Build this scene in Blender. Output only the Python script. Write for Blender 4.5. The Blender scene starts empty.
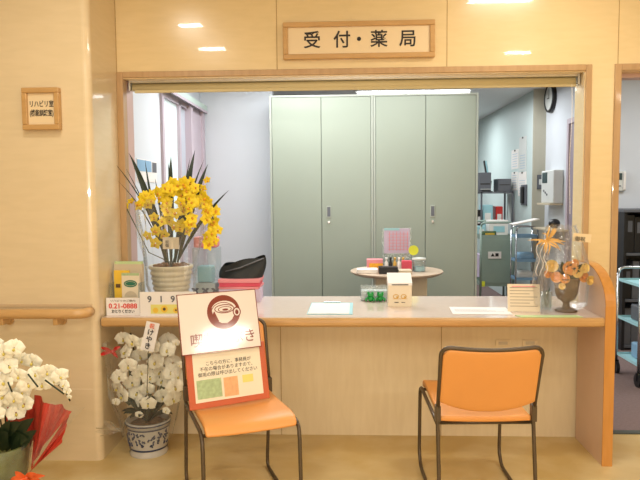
import bpy, bmesh, math, random
from mathutils import Vector, Matrix, Euler
random.seed(7)
R = math.radians
SC = bpy.context.scene
COL = SC.collection
PI = math.pi

# ------------------------------------------------------------------ helpers
def mat(name, col, rough=0.5, metal=0.0, var=0.05, scale=8.0, bump=0.0, spec=0.5, emit=0.0,
        trans=0.0, alpha=1.0, coat=0.0, detail=3.0, bscale=None, sheen=0.0, sss=0.0):
    m = bpy.data.materials.new(name); m.use_nodes = True
    nt = m.node_tree; b = nt.nodes['Principled BSDF']
    tc = nt.nodes.new('ShaderNodeTexCoord')
    nz = nt.nodes.new('ShaderNodeTexNoise'); nz.inputs['Scale'].default_value = scale; nz.inputs['Detail'].default_value = detail
    nt.links.new(tc.outputs['Object'], nz.inputs['Vector'])
    cr = nt.nodes.new('ShaderNodeValToRGB')
    c = list(col[:3])
    cr.color_ramp.elements[0].position = 0.3; cr.color_ramp.elements[1].position = 0.7
    cr.color_ramp.elements[0].color = [max(0, x*(1-var)) for x in c] + [1]
    cr.color_ramp.elements[1].color = [min(1, x*(1+var)) for x in c] + [1]
    nt.links.new(nz.outputs['Fac'], cr.inputs['Fac'])
    nt.links.new(cr.outputs['Color'], b.inputs['Base Color'])
    b.inputs['Roughness'].default_value = rough; b.inputs['Metallic'].default_value = metal
    b.inputs['Specular IOR Level'].default_value = spec
    b.inputs['Transmission Weight'].default_value = trans
    b.inputs['Alpha'].default_value = alpha
    b.inputs['Coat Weight'].default_value = coat
    b.inputs['Coat Roughness'].default_value = 0.08
    if sheen: b.inputs['Sheen Weight'].default_value = sheen
    if sss:
        b.inputs['Subsurface Weight'].default_value = sss
        b.inputs['Subsurface Radius'].default_value = (0.01, 0.01, 0.01)
    if emit:
        nt.links.new(cr.outputs['Color'], b.inputs['Emission Color']); b.inputs['Emission Strength'].default_value = emit
    if bump:
        n2 = nt.nodes.new('ShaderNodeTexNoise'); n2.inputs['Scale'].default_value = bscale or scale*4
        nt.links.new(tc.outputs['Object'], n2.inputs['Vector'])
        bp = nt.nodes.new('ShaderNodeBump'); bp.inputs['Strength'].default_value = bump; bp.inputs['Distance'].default_value = 0.004
        nt.links.new(n2.outputs['Fac'], bp.inputs['Height']); nt.links.new(bp.outputs['Normal'], b.inputs['Normal'])
    return m

def lin(r, g, b):
    f = lambda v: (v/255/12.92) if v/255 <= 0.04045 else ((v/255+0.055)/1.055)**2.4
    return (f(r), f(g), f(b))

def stretched(name, c1, c2, rough, sc, rot=(0, 0, 0), coat=0.0, spec=.5, noise=3.0, detail=4, p0=.35, p1=.65, croug=.05, mottle=None):
    """two-colour streaked laminate / wood: noise stretched along one axis"""
    m = bpy.data.materials.new(name); m.use_nodes = True
    nt = m.node_tree; b = nt.nodes['Principled BSDF']
    tc = nt.nodes.new('ShaderNodeTexCoord'); mp = nt.nodes.new('ShaderNodeMapping')
    mp.inputs['Scale'].default_value = sc; mp.inputs['Rotation'].default_value = rot
    nt.links.new(tc.outputs['Object'], mp.inputs['Vector'])
    nz = nt.nodes.new('ShaderNodeTexNoise'); nz.inputs['Scale'].default_value = noise; nz.inputs['Detail'].default_value = detail
    nz.inputs['Distortion'].default_value = 0.4
    nt.links.new(mp.outputs['Vector'], nz.inputs['Vector'])
    cr = nt.nodes.new('ShaderNodeValToRGB')
    cr.color_ramp.elements[0].position = p0; cr.color_ramp.elements[1].position = p1
    cr.color_ramp.elements[0].color = list(c1)+[1]; cr.color_ramp.elements[1].color = list(c2)+[1]
    nt.links.new(nz.outputs['Fac'], cr.inputs['Fac'])
    out = cr.outputs['Color']
    if mottle:
        n3 = nt.nodes.new('ShaderNodeTexNoise'); n3.inputs['Scale'].default_value = mottle[0]; n3.inputs['Detail'].default_value = 5
        nt.links.new(tc.outputs['Object'], n3.inputs['Vector'])
        c3 = nt.nodes.new('ShaderNodeValToRGB'); c3.color_ramp.elements[0].position = .42; c3.color_ramp.elements[1].position = .62
        nt.links.new(n3.outputs['Fac'], c3.inputs['Fac'])
        mx = nt.nodes.new('ShaderNodeMix'); mx.data_type = 'RGBA'
        nt.links.new(c3.outputs['Color'], mx.inputs['Factor'])
        nt.links.new(out, mx.inputs[6]); mx.inputs[7].default_value = list(mottle[1])+[1]
        out = mx.outputs[2]
    nt.links.new(out, b.inputs['Base Color'])
    b.inputs['Roughness'].default_value = rough; b.inputs['Coat Weight'].default_value = coat
    b.inputs['Coat Roughness'].default_value = croug; b.inputs['Specular IOR Level'].default_value = spec
    return m

def film(name, tint=(1, 1, 1), gloss=0.25, haze=0.0, rough=0.08):
    """clear crinkled film: mostly see-through, with fresnel glints"""
    m = bpy.data.materials.new(name); m.use_nodes = True
    nt = m.node_tree; nt.nodes.remove(nt.nodes['Principled BSDF']); o = nt.nodes['Material Output']
    t = nt.nodes.new('ShaderNodeBsdfTransparent'); t.inputs['Color'].default_value = list(tint)+[1]
    g = nt.nodes.new('ShaderNodeBsdfGlossy'); g.inputs['Roughness'].default_value = rough
    d = nt.nodes.new('ShaderNodeBsdfDiffuse'); d.inputs['Color'].default_value = (0.9, 0.9, 0.9, 1)
    tc = nt.nodes.new('ShaderNodeTexCoord'); n2 = nt.nodes.new('ShaderNodeTexNoise'); n2.inputs['Scale'].default_value = 28
    nt.links.new(tc.outputs['Object'], n2.inputs['Vector'])
    bp = nt.nodes.new('ShaderNodeBump'); bp.inputs['Strength'].default_value = 0.6; bp.inputs['Distance'].default_value = 0.01
    nt.links.new(n2.outputs['Fac'], bp.inputs['Height']); nt.links.new(bp.outputs['Normal'], g.inputs['Normal'])
    lw = nt.nodes.new('ShaderNodeLayerWeight'); lw.inputs['Blend'].default_value = 0.35
    mr = nt.nodes.new('ShaderNodeMath'); mr.operation = 'MULTIPLY_ADD'; mr.inputs[1].default_value = gloss*1.6; mr.inputs[2].default_value = gloss*0.3
    nt.links.new(lw.outputs['Fresnel'], mr.inputs[0])
    m1 = nt.nodes.new('ShaderNodeMixShader'); m1.inputs[0].default_value = haze
    nt.links.new(t.outputs[0], m1.inputs[1]); nt.links.new(d.outputs[0], m1.inputs[2])
    m2 = nt.nodes.new('ShaderNodeMixShader')
    nt.links.new(mr.outputs[0], m2.inputs[0]); nt.links.new(m1.outputs[0], m2.inputs[1]); nt.links.new(g.outputs[0], m2.inputs[2])
    nt.links.new(m2.outputs[0], o.inputs['Surface'])
    return m

class MB:
    def __init__(s): s.v = []; s.f = []; s.mi = 0; s.fm = []
    def add(s, vs, fs):
        n = len(s.v); s.v += [tuple(v) for v in vs]
        for f in fs: s.f.append([i+n for i in f]); s.fm.append(s.mi)
        return s
    def box(s, lo, hi, M=None):
        x0, y0, z0 = lo; x1, y1, z1 = hi
        vs = [Vector(p) for p in ((x0,y0,z0),(x1,y0,z0),(x1,y1,z0),(x0,y1,z0),(x0,y0,z1),(x1,y0,z1),(x1,y1,z1),(x0,y1,z1))]
        if M: vs = [M @ v for v in vs]
        return s.add(vs, [(0,3,2,1),(4,5,6,7),(0,1,5,4),(1,2,6,5),(2,3,7,6),(3,0,4,7)])
    def tube(s, pts, r, n=8, closed=False, cap=True):
        pts = [Vector(p) for p in pts]; N = len(pts)
        rs = r if isinstance(r, (list, tuple)) else [r]*N
        ring = []; up = None
        for i, p in enumerate(pts):
            if closed: d = pts[(i+1) % N]-pts[i-1]
            else: d = pts[min(i+1, N-1)]-pts[max(i-1, 0)]
            d.normalize()
            if up is None:
                up = Vector((0, 0, 1)) if abs(d.z) < 0.9 else Vector((1, 0, 0))
            u = d.cross(up).normalized(); w = u.cross(d).normalized(); up = w
            ring.append([p + (u*math.cos(2*PI*k/n)+w*math.sin(2*PI*k/n))*rs[i] for k in range(n)])
        vs = [v for q in ring for v in q]; fs = []
        for i in range(N if closed else N-1):
            j = (i+1) % N
            for k in range(n): fs.append((i*n+k, i*n+(k+1) % n, j*n+(k+1) % n, j*n+k))
        if cap and not closed:
            fs.append(tuple(range(n))[::-1]); fs.append(tuple((N-1)*n+k for k in range(n)))
        return s.add(vs, fs)
    def cyl(s, p0, p1, r0, r1=None, n=20): return s.tube([p0, p1], [r0, r1 if r1 is not None else r0], n)
    def lathe(s, prof, c=(0, 0, 0), n=32, cap=True, M=None):
        vs = []; fs = []
        for (r, z) in prof:
            for k in range(n):
                a = 2*PI*k/n; v = Vector((c[0]+r*math.cos(a), c[1]+r*math.sin(a), c[2]+z)); vs.append(M @ v if M else v)
        for i in range(len(prof)-1):
            for k in range(n): fs.append((i*n+k, i*n+(k+1) % n, (i+1)*n+(k+1) % n, (i+1)*n+k))
        if cap:
            fs.append(tuple(range(n))[::-1]); fs.append(tuple((len(prof)-1)*n+k for k in range(n)))
        return s.add(vs, fs)
    def prism(s, poly, t0, t1, axis='x'):
        """poly 2-D points; extruded along axis between t0 and t1"""
        def mk(p, t):
            if axis == 'x': return (t, p[0], p[1])
            if axis == 'y': return (p[0], t, p[1])
            return (p[0], p[1], t)
        n = len(poly); vs = [mk(p, t0) for p in poly]+[mk(p, t1) for p in poly]
        fs = [tuple(range(n)), tuple(range(2*n-1, n-1, -1))]
        fs += [(i, i+n, (i+1) % n+n, (i+1) % n) for i in range(n)]
        return s.add(vs, fs)
    def grid(s, fn, nu, nv):
        vs = [fn(i/nu, j/nv) for j in range(nv+1) for i in range(nu+1)]
        fs = [(j*(nu+1)+i, j*(nu+1)+i+1, (j+1)*(nu+1)+i+1, (j+1)*(nu+1)+i) for j in range(nv) for i in range(nu)]
        return s.add(vs, fs)
    def ball(s, c, r, n=10, m=7, sx=1, sy=1, sz=1):
        pr = [(r*math.sin(PI*k/m), -r*math.cos(PI*k/m)) for k in range(m+1)]
        vs = []; fs = []
        for (a, z) in pr:
            for k in range(n):
                t = 2*PI*k/n; vs.append((c[0]+sx*a*math.cos(t), c[1]+sy*a*math.sin(t), c[2]+sz*z))
        for i in range(m):
            for k in range(n): fs.append((i*n+k, i*n+(k+1) % n, (i+1)*n+(k+1) % n, (i+1)*n+k))
        return s.add(vs, fs)
    def mesh(s, name, mats, smooth=False):
        me = bpy.data.meshes.new(name); me.from_pydata(s.v, [], s.f)
        for m in (mats if isinstance(mats, (list, tuple)) else [mats]): me.materials.append(m)
        bm = bmesh.new(); bm.from_mesh(me)
        bmesh.ops.remove_doubles(bm, verts=bm.verts, dist=1e-6)
        bm.to_mesh(me); bm.free()
        if len(me.polygons) == len(s.fm):
            for p, k in zip(me.polygons, s.fm): p.material_index = k
        for p in me.polygons: p.use_smooth = smooth
        me.update(); return me
    def build(s, name, mats, parent=None, smooth=False, bevel=0, solid=0, sub=0, loc=None, fix=True):
        me = bpy.data.meshes.new(name); me.from_pydata(s.v, [], s.f)
        for m in (mats if isinstance(mats, (list, tuple)) else [mats]): me.materials.append(m)
        for p, k in zip(me.polygons, s.fm): p.material_index = k; p.use_smooth = smooth
        if fix:
            bm = bmesh.new(); bm.from_mesh(me); bmesh.ops.recalc_face_normals(bm, faces=bm.faces); bm.to_mesh(me); bm.free()
        me.update()
        o = bpy.data.objects.new(name, me); COL.objects.link(o)
        if parent: o.parent = parent
        if loc: o.location = loc
        if solid:
            d = o.modifiers.new('solid', 'SOLIDIFY'); d.thickness = solid; d.offset = 0
        if bevel:
            d = o.modifiers.new('bevel', 'BEVEL'); d.width = bevel; d.segments = 2; d.limit_method = 'ANGLE'; d.angle_limit = R(40)
        if sub:
            d = o.modifiers.new('sub', 'SUBSURF'); d.levels = sub; d.render_levels = sub
        return o

def tag(o, label, cat, group=None, kind=None):
    o['label'] = label; o['category'] = cat
    if group: o['group'] = group
    if kind: o['kind'] = kind
    return o
def thing(name, label, cat, loc=(0, 0, 0), rz=0, group=None, rx=0):
    o = bpy.data.objects.new(name, None); COL.objects.link(o); o.empty_display_size = 0.05
    o.location = loc; o.rotation_euler = (rx, 0, rz)
    return tag(o, label, cat, group)
def struct(mb, name, m, parent=None, **k):
    o = mb.build(name, m, parent, **k)
    if parent is None: o['kind'] = 'structure'
    return o
def text(name, s, size, m, parent, loc, rot=(PI/2, 0, 0), align='CENTER', width=None, extrude=0.0006, bold=0.0, label=None):
    c = bpy.data.curves.new(name, 'FONT'); c.body = s; c.size = size; c.align_x = align; c.align_y = 'CENTER'
    c.extrude = extrude; c.offset = bold; c.resolution_u = 3
    t = bpy.data.objects.new(name, c); COL.objects.link(t)
    dg = bpy.context.evaluated_depsgraph_get(); me = bpy.data.meshes.new_from_object(t.evaluated_get(dg))
    bpy.data.objects.remove(t); bpy.data.curves.remove(c)
    if width and len(me.vertices):
        xs = [v.co.x for v in me.vertices]; w = max(xs)-min(xs)
        if w > 0:
            k = width/w
            for v in me.vertices: v.co.x *= k
    me.materials.clear(); me.materials.append(m)
    o = bpy.data.objects.new(name, me); COL.objects.link(o); o.parent = parent; o.location = loc; o.rotation_euler = rot
    if label: o['label'] = label
    return o

# ------------------------------------------------------------------ camera
CX, CY, CZ = 0.0, -3.4463, 1.3525
FPX, YAW, PIT, ROLL = 624.5, 0.0423, 0.0711, -0.0079
av = Vector((-math.sin(YAW)*math.cos(PIT), math.cos(YAW)*math.cos(PIT), -math.sin(PIT)))
rv = Vector((math.cos(YAW), math.sin(YAW), 0)); uv_ = rv.cross(av)
r2 = rv*math.cos(ROLL)+uv_*math.sin(ROLL); u2 = -rv*math.sin(ROLL)+uv_*math.cos(ROLL)
cam_d = bpy.data.cameras.new('camera'); cam = bpy.data.objects.new('camera', cam_d); COL.objects.link(cam)
cam_d.sensor_width = 36; cam_d.lens = FPX*36/640; cam_d.clip_start = 0.05
cam.matrix_world = Matrix(((r2.x, u2.x, -av.x, CX), (r2.y, u2.y, -av.y, CY), (r2.z, u2.z, -av.z, CZ), (0, 0, 0, 1)))
SC.camera = cam
def at(x, y, X=None, Y=None, Z=None):
    """where the sight line through a photo point meets a plane of the room"""
    d = av+(x-320)/FPX*r2-(y-240)/FPX*u2; C = Vector((CX, CY, CZ))
    t = (Z-C.z)/d.z if Z is not None else ((Y-C.y)/d.y if Y is not None else (X-C.x)/d.x)
    return C+d*t

# ------------------------------------------------------------------ materials
M = {}
M['wall'] = stretched('wall_laminate', lin(226, 201, 152), lin(230, 205, 157), 0.22, (1.0, 1.0, 5.0), (0, R(-50), 0), coat=0.5, noise=7, croug=.03, spec=.4)
M['wall2'] = stretched('wall_laminate_left', lin(223, 202, 164), lin(227, 206, 169), 0.25, (1.0, 1.0, 5.0), (0, R(-50), 0), coat=0.4, noise=7, croug=.04, spec=.4)
M['panel'] = stretched('panel_laminate', lin(224, 205, 168), lin(229, 211, 175), 0.4, (7.0, 1.0, 1.0), noise=5, spec=.3)
M['groove'] = mat('joint_dark', lin(170, 138, 88), 0.8)  # brown of the joint lines between wall panels
M['jamb'] = mat('jamb_pink', lin(200, 168, 160), 0.4, var=.02)
M['wood'] = stretched('orange_wood', lin(190, 148, 92), lin(200, 158, 102), 0.35, (1.0, 6.0, 6.0), noise=5, coat=.2)
M['woodv'] = stretched('orange_wood_upright', lin(178, 142, 98), lin(188, 152, 108), 0.35, (8.0, 8.0, 1.0), noise=5, coat=.2)
M['wing_edge'] = stretched('edge_band', lin(196, 134, 62), lin(204, 142, 70), 0.3, (8.0, 8.0, 1.0), noise=5, coat=.3)
M['wing_face'] = mat('wing_laminate', lin(214, 182, 158), 0.35, var=.04, scale=4)
M['rail'] = stretched('handrail_wood', lin(200, 156, 100), lin(210, 168, 112), 0.35, (1.0, 8.0, 8.0), noise=5, coat=.2)
M['top'] = mat('counter_laminate', lin(224, 204, 192), 0.10, var=.02, scale=30, coat=.4, spec=.5)
M['floor'] = stretched('floor_vinyl', lin(200, 174, 120), lin(222, 200, 150), 0.34, (1.2, 2.2, 1), noise=2.2, detail=6, p0=.3, p1=.7, spec=.35, mottle=(2.6, lin(200, 170, 108)))
M['beige_trim'] = mat('wall_trim', lin(212, 186, 148), .4)
M['joint_l'] = mat('joint_light', lin(232, 216, 190), .5)
M['carpet'] = mat('carpet_mauve', lin(112, 92, 88), 0.95, var=.12, scale=60, bump=.3)
M['office_wall'] = mat('office_wall', lin(206, 210, 216), 0.75, var=.015, scale=2)
M['office_green'] = mat('office_wall_green', lin(192, 206, 204), 0.5, var=.015, scale=2)
M['pillar'] = mat('pillar_grey', lin(176, 172, 156), 0.7, var=.02)
M['ceil'] = mat('ceiling_white', lin(225, 228, 228), 0.9, var=.01)
M['lavender'] = mat('frame_lavender', lin(186, 172, 182), 0.5, var=.02)
M['mint'] = mat('box_mint', lin(182, 200, 190), 0.5, var=.02)
M['pane'] = mat('frosted_pane_glow', lin(206, 220, 220), 0.3, var=.02, emit=.25)  # faint emission put in to stand for light from behind the pane
M['pane2'] = mat('frosted_pane_dim', lin(178, 184, 194), 0.3, var=.02)
M['locker'] = mat('locker_steel', lin(142, 149, 136), 0.42, var=.015, scale=3, spec=.4)
M['locker_edge'] = mat('locker_edge', lin(156, 161, 150), 0.42, var=.01)
M['dark'] = mat('dark_gap', lin(70, 74, 68), 0.8)
M['black'] = mat('black_plastic', lin(24, 24, 27), 0.4, var=.1)
M['blackcloth'] = mat('black_nylon', lin(20, 24, 26), 0.55, var=.2, scale=14, bump=.5, bscale=20)
M['chrome'] = mat('chrome', lin(190, 192, 194), 0.25, metal=1, var=.02)
M['alu'] = mat('aluminium', lin(206, 202, 190), 0.35, metal=.7, var=.02)
M['cream'] = mat('shade_cream', lin(206, 192, 148), 0.6, var=.02)
M['orange'] = mat('orange_vinyl', lin(222, 152, 80), 0.45, var=.03, scale=5, bump=.04, bscale=250)
M['frame'] = mat('chair_frame', lin(88, 74, 56), 0.38, metal=.3, var=.06)
M['white'] = mat('paper_white', lin(232, 226, 220), 0.55, var=.015)
M['gloss_white'] = mat('laminated_white', lin(228, 216, 208), 0.6, var=.01, spec=.1, coat=1.0)
M['ink'] = mat('ink_black', lin(38, 32, 28), 0.6)
M['brown_ink'] = mat('ink_brown', lin(128, 54, 40), 0.6, spec=.1, coat=1.0)
M['red_ink'] = mat('ink_red', lin(214, 56, 40), 0.6)
M['redboard'] = mat('board_red_orange', lin(192, 88, 48), 0.35, var=.05)
M['pale'] = mat('sign_face', lin(232, 208, 168), 0.35, var=.01, coat=.3)
M['paleboard'] = mat('poster_cream', lin(232, 220, 196), 0.4, var=.01)
M['green_p'] = mat('poster_green', lin(166, 186, 140), 0.5, var=.15, scale=60)
M['orange_p'] = mat('poster_orange', lin(226, 170, 120), 0.5, var=.12, scale=60)
M['yellow_p'] = mat('poster_yellow', lin(224, 214, 120), 0.5)
M['yellow'] = mat('yellow_print', lin(232, 190, 60), 0.5, var=.06)
M['green_ink'] = mat('green_print', lin(40, 110, 84), 0.5)
M['petal_w'] = mat('petal_white', lin(246, 242, 222), 0.6, var=.04, scale=20, sss=.1)
M['petal_y'] = mat('petal_yellow', lin(244, 214, 40), 0.55, var=.15, scale=30)
M['lip_y'] = mat('lip_orange', lin(226, 160, 36), 0.55, var=.2, scale=60)
M['lip_w'] = mat('lip_pale_yellow', lin(214, 196, 96), 0.55, var=.2, scale=60)
M['leaf'] = mat('leaf_green', lin(58, 80, 42), 0.4, var=.25, scale=14)
M['leaf_d'] = mat('leaf_dark', lin(30, 46, 28), 0.4, var=.25, scale=14)
M['stem'] = mat('stem_brown_green', lin(76, 78, 40), 0.6)
M['pot_c'] = mat('pot_cream', lin(214, 202, 170), 0.3, var=.03, coat=.4)
M['pot_b'] = mat('pot_blue_white', lin(188, 184, 176), 0.25, var=.05, coat=.5)
M['pot_ink'] = mat('pot_blue_ink', lin(52, 62, 92), 0.3, var=.3, scale=40)
M['pot_green'] = mat('wrap_olive', lin(112, 118, 66), 0.35, var=.3, scale=12, bump=.4)
M['redwrap'] = mat('wrap_red', lin(200, 62, 46), 0.4, var=.12, scale=10, bump=.3, bscale=14)
M['ribbon'] = mat('ribbon_red', lin(196, 34, 30), 0.3, var=.1, spec=.7)
M['ribbon_o'] = mat('ribbon_orange', lin(222, 92, 40), 0.3, var=.15, spec=.7)
M['ribbon_gold'] = mat('ribbon_gold', lin(224, 176, 96), 0.3, var=.2, spec=.7)
M['moss'] = mat('bark_chips', lin(128, 92, 58), 0.9, var=.5, scale=60, bump=.8)
M['bronze'] = mat('urn_bronze', lin(98, 74, 46), 0.5, metal=.2, var=.2, scale=12)
M['rose_o'] = mat('rose_orange', lin(232, 158, 74), 0.6, var=.12, scale=20)
M['rose_p'] = mat('rose_peach', lin(240, 206, 120), 0.6, var=.1, scale=20)
M['cello'] = film('cellophane', (0.97, 0.98, 0.98), 0.16, 0.05)
M['cello2'] = film('cellophane_bright', (0.97, 0.98, 0.98), 0.22, 0.05)
M['acryl'] = film('clear_acrylic', (0.88, 0.93, 0.94), 0.2, 0.12, 0.03)
M['pink'] = mat('pink_paper', lin(226, 142, 148), 0.55, var=.06)
M['hotpink'] = mat('red_pink_file', lin(206, 70, 92), 0.5, var=.06)
M['lilac'] = mat('lilac_paper', lin(198, 182, 204), 0.55, var=.05)
M['blue_l'] = mat('pale_blue', lin(158, 204, 212), 0.5, var=.05)
M['blue_s'] = mat('shelf_blue', lin(130, 168, 198), 0.5, var=.05)
M['frog'] = mat('bright_green', lin(22, 150, 62), 0.35, var=.12)
M['box_cream'] = mat('box_cream', lin(224, 210, 184), 0.5, var=.02)
M['gold'] = mat('gold_print', lin(206, 160, 70), 0.5)
M['tabletop'] = mat('table_wood', lin(188, 166, 144), 0.35, var=.05)
M['beige'] = mat('beige_panel', lin(196, 182, 156), 0.5, var=.03)
M['cart'] = mat('cart_greygreen', lin(138, 156, 144), 0.45, var=.04)
M['tag_y'] = mat('tag_yellow', lin(222, 226, 60), 0.5)
M['screen'] = mat('lcd_dark', lin(58, 76, 76), 0.25)
M['plastic'] = mat('office_plastic', lin(206, 208, 204), 0.45, var=.02)
M['greyp'] = mat('grey_plastic', lin(92, 94, 100), 0.5, var=.04)
M['glass'] = film('glass', (0.9, 0.96, 0.95), 0.3, 0.03, 0.02)
M['grass_green'] = mat('card_green', lin(184, 206, 150), 0.5, var=.03)
M['tube'] = mat('lit_tube', (1, 1, 1), 0.5, var=0, emit=9)
M['purple'] = mat('door_mauve', lin(150, 138, 150), 0.5, var=.03)

# ------------------------------------------------------------------ room shell
HC = 0.74          # counter height
DF = 0.3725        # how far the column, counter and end panel stand forward
XL, XR, ZT = -1.2593, 1.3115, 2.038
TH = 0.14
m = MB(); m.box((-5, -6.5, -0.05), (5, 0.07, 0)); struct(m, 'floor', M['floor'])
m = MB(); m.box((-5, 0.07, -0.05), (5, 9, 0.0)); struct(m, 'floor', M['carpet'])
m = MB(); m.box((-5, -6.5, 2.65), (5, TH, 2.75)); struct(m, 'ceiling', M['ceil'])
m = MB(); m.box((-5, TH, 2.5), (5, 9, 2.6)); struct(m, 'ceiling', M['ceil'])
# front wall with the serving opening and the doorway
XD0, XD1 = 1.432, 2.33
m = MB()
m.box((-5, 0, 2.0), (5, TH, 2.7))
m.box((XR-0.035, 0, 0), (XD0+0.03, TH, 2.0))
m.box((XD1-0.03, 0, 0), (5, TH, 2.0))
m.box((-5, 0, 0), (XL+0.035, TH, 2.0))
struct(m, 'wall_front', M['wall'])
m = MB(); m.box((XL+0.035, 0.003, 0), (XR-0.035, TH, HC-0.035)); wp = struct(m, 'wall_under_counter', M['panel'])
# joints between the wall panels
m = MB()
for x in (-0.372, 0.545): m.box((x-0.0018, -0.0012, ZT), (x+0.0018, 0.002, 2.65))
m.box((XD0+0.015, -0.0012, ZT), (XD0+0.0186, 0.002, 2.65)); m.box((XL-0.002, -0.0012, ZT), (XL+0.003, 0.002, 2.65))
struct(m, 'trim_1', M['groove'])
m = MB()
for x in (-0.372, 0.525): m.box((x-0.0016, 0.0, 0), (x+0.0016, 0.005, HC-.04))
struct(m, 'trim_2', M['groove'])
# timber lining of the opening
m = MB(); w = 0.036
m.box((XL, -0.012, HC), (XL+w, TH*0.35, ZT)); m.box((XR-w*.85, -0.012, HC), (XR, TH*0.35, ZT)); m.box((XL+w, -0.012, ZT-0.032), (XR-w*.85, TH*0.35, ZT))
struct(m, 'trim_3', M['woodv'], bevel=0.003)
m = MB(); m.box((XL+.02, TH*0.35, HC), (XL+w, TH+0.01, ZT-.03)); m.box((XR-w*.85, TH*.35, HC), (XR-.015, TH+.01, ZT-.03)); m.box((XL+w, TH*.35, ZT-.032), (XR-w*.85, TH+.01, ZT-.02))
struct(m, 'trim_4', M['jamb'])
# doorway lining
d = struct(MB().box((XD0, -0.012, 0), (XD0+0.035, TH*.5, ZT)).box((XD1-.035, -0.012, 0), (XD1, TH*.5, ZT)).box((XD0+.035, -0.012, ZT-.035), (XD1-.035, TH*.5, ZT)), 'door_1', M['woodv'], bevel=.003)
struct(MB().box((XD0+.03, TH*.5, 0), (XD0+.06, TH+.01, ZT-.04)).box((XD0+.06, TH*.5, ZT-.06), (XD1-.035, TH+.01, ZT-.035)), 'door_stop', M['jamb'], d)
struct(MB().box((XD0+.035, 0.045, 0), (XD1-.035, 0.095, 0.006)), 'threshold', M['dark'], d)
# projecting wall / column at the left with a rounded corner
pts = [(-5, 0.0), (-5, -DF)]
rr = 0.035
for k in range(7):
    a = -PI/2+PI/2*k/6; pts.append((XL-rr+rr*math.cos(a), -DF+rr+rr*math.sin(a)))
pts += [(XL, 0.0)]
struct(MB().prism(pts, 0, 2.65, 'z'), 'wall_left', M['wall2'])
zj = at(60, 389, Y=-DF).z
struct(MB().box((-5, -DF-.0008, zj-.0015), (XL-rr, -DF+.002, zj+.0015)), 'trim_5', M['joint_l'])
zj = at(60, 305, Y=-DF).z
struct(MB().box((-5, -DF-.006, zj-.008), (XL-rr+.01, -DF+.002, zj+.006)), 'trim_6', M['beige_trim'])
# other lobby walls, out of the frame
struct(MB().box((-5.1, -6.5, 0), (-5, 9, 2.7)), 'wall_lobby_left', M['wall2'])
struct(MB().box((5, -6.5, 0), (5.1, 9, 2.7)), 'wall_lobby_right', M['wall'])
struct(MB().box((-5, -6.6, 0), (5, -6.5, 2.7)), 'wall_lobby_rear', M['wall2'])
# office walls
WLX = -1.36
m = MB()
m.box((WLX-.1, TH, 0), (WLX, 1.14, 2.5)); m.box((WLX-.1, 1.14, 2.12), (WLX, 2.36, 2.5)); m.box((WLX-.1, 2.36, 0), (WLX, 2.42, 2.5)); m.box((WLX-.1, 1.14, 0), (WLX, 2.36, .7))
struct(m, 'wall_office_left', M['office_wall'])
struct(MB().box((-5, 2.42, 0), (-.68, 2.5, 2.5)), 'wall_office_rear_left', M['office_wall'])
struct(MB().box((2.2, 2.35, 0), (2.3, 3.6, 2.5)).box((2.08, 3.6, 0), (2.3, 3.612, 2.5)), 'wall_office_right', M['office_wall'])
struct(MB().box((2.06, 3.588, 0), (2.2, 3.6, 2.5)), 'trim_7', M['pillar'])
struct(MB().box((2.08, 3.612, 0), (2.3, 7.2, 2.5)), 'wall_far_right', M['office_green'])
struct(MB().box((-5, 7.2, 0), (2.3, 7.3, 2.5)), 'wall_far_rear', M['office_green'])
struct(MB().box((2.3, 2.35, 0), (5, 2.45, 2.5)), 'wall_corridor', M['office_wall'])
# window in the office's left wall
wn = struct(MB().box((WLX-.02, 1.13, .68), (WLX+.02, 1.18, 2.14)).box((WLX-.02, 1.60, .7), (WLX+.02, 1.64, 2.12)).box((WLX-.02, 1.86, .7), (WLX+.05, 1.93, 2.12)).box((WLX-.02, 2.30, .68), (WLX+.05, 2.38, 2.14)).box((WLX-.02, 1.18, 2.09), (WLX+.02, 2.30, 2.14)).box((WLX-.02, 1.18, .68), (WLX+.02, 2.30, .73)), 'window_1', M['lavender'])
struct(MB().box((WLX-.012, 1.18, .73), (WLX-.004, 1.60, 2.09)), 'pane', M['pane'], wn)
struct(MB().box((WLX-.012, 1.64, .73), (WLX-.004, 1.86, 2.09)), 'pane', M['pane2'], wn)
struct(MB().box((WLX-.012, 1.93, .73), (WLX+.03, 2.30, 2.09)), 'shutter_panel', M['lavender'], wn)
struct(MB().box((WLX+.001, 1.12, 2.142), (WLX+.07, 2.40, 2.19)), 'curtain_box', M['mint'], wn, bevel=.004)
struct(MB().box((WLX+.06, 1.13, 2.12), (WLX+.075, 2.39, 2.14)), 'rail', M['lavender'], wn)
# door in the office's right wall
dr = struct(MB().box((2.185, 2.42, 0), (2.2, 2.80, 2.03)), 'door_2', M['purple'])
struct(MB().box((2.17, 2.80, 0), (2.2, 2.85, 2.08)).box((2.17, 2.36, 2.03), (2.2, 2.80, 2.08)), 'frame', M['lavender'], dr)
struct(MB().cyl((2.185, 2.47, 1.0), (2.14, 2.47, 1.0), .01).cyl((2.145, 2.46, 1.0), (2.145, 2.58, 1.0), .009), 'handle', M['chrome'], dr, smooth=True)
# ceiling lights of the office (one visible above the lockers)
def fixture(x, y, l=1.25):
    t = thing('ceiling_light', 'long white fluorescent ceiling light glowing above the grey lockers', 'light', (x, y, 2.5), 0, 'office ceiling lights')
    MB().box((-l/2, -.09, -.045), (l/2, .09, -.001)).build('housing', M['plastic'], t, bevel=.01)
    MB().cyl((-l/2+.03, 0, -.06), (l/2-.03, 0, -.06), .018).build('tube', M['tube'], t)
fixture(0.72, 3.35)

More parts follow.
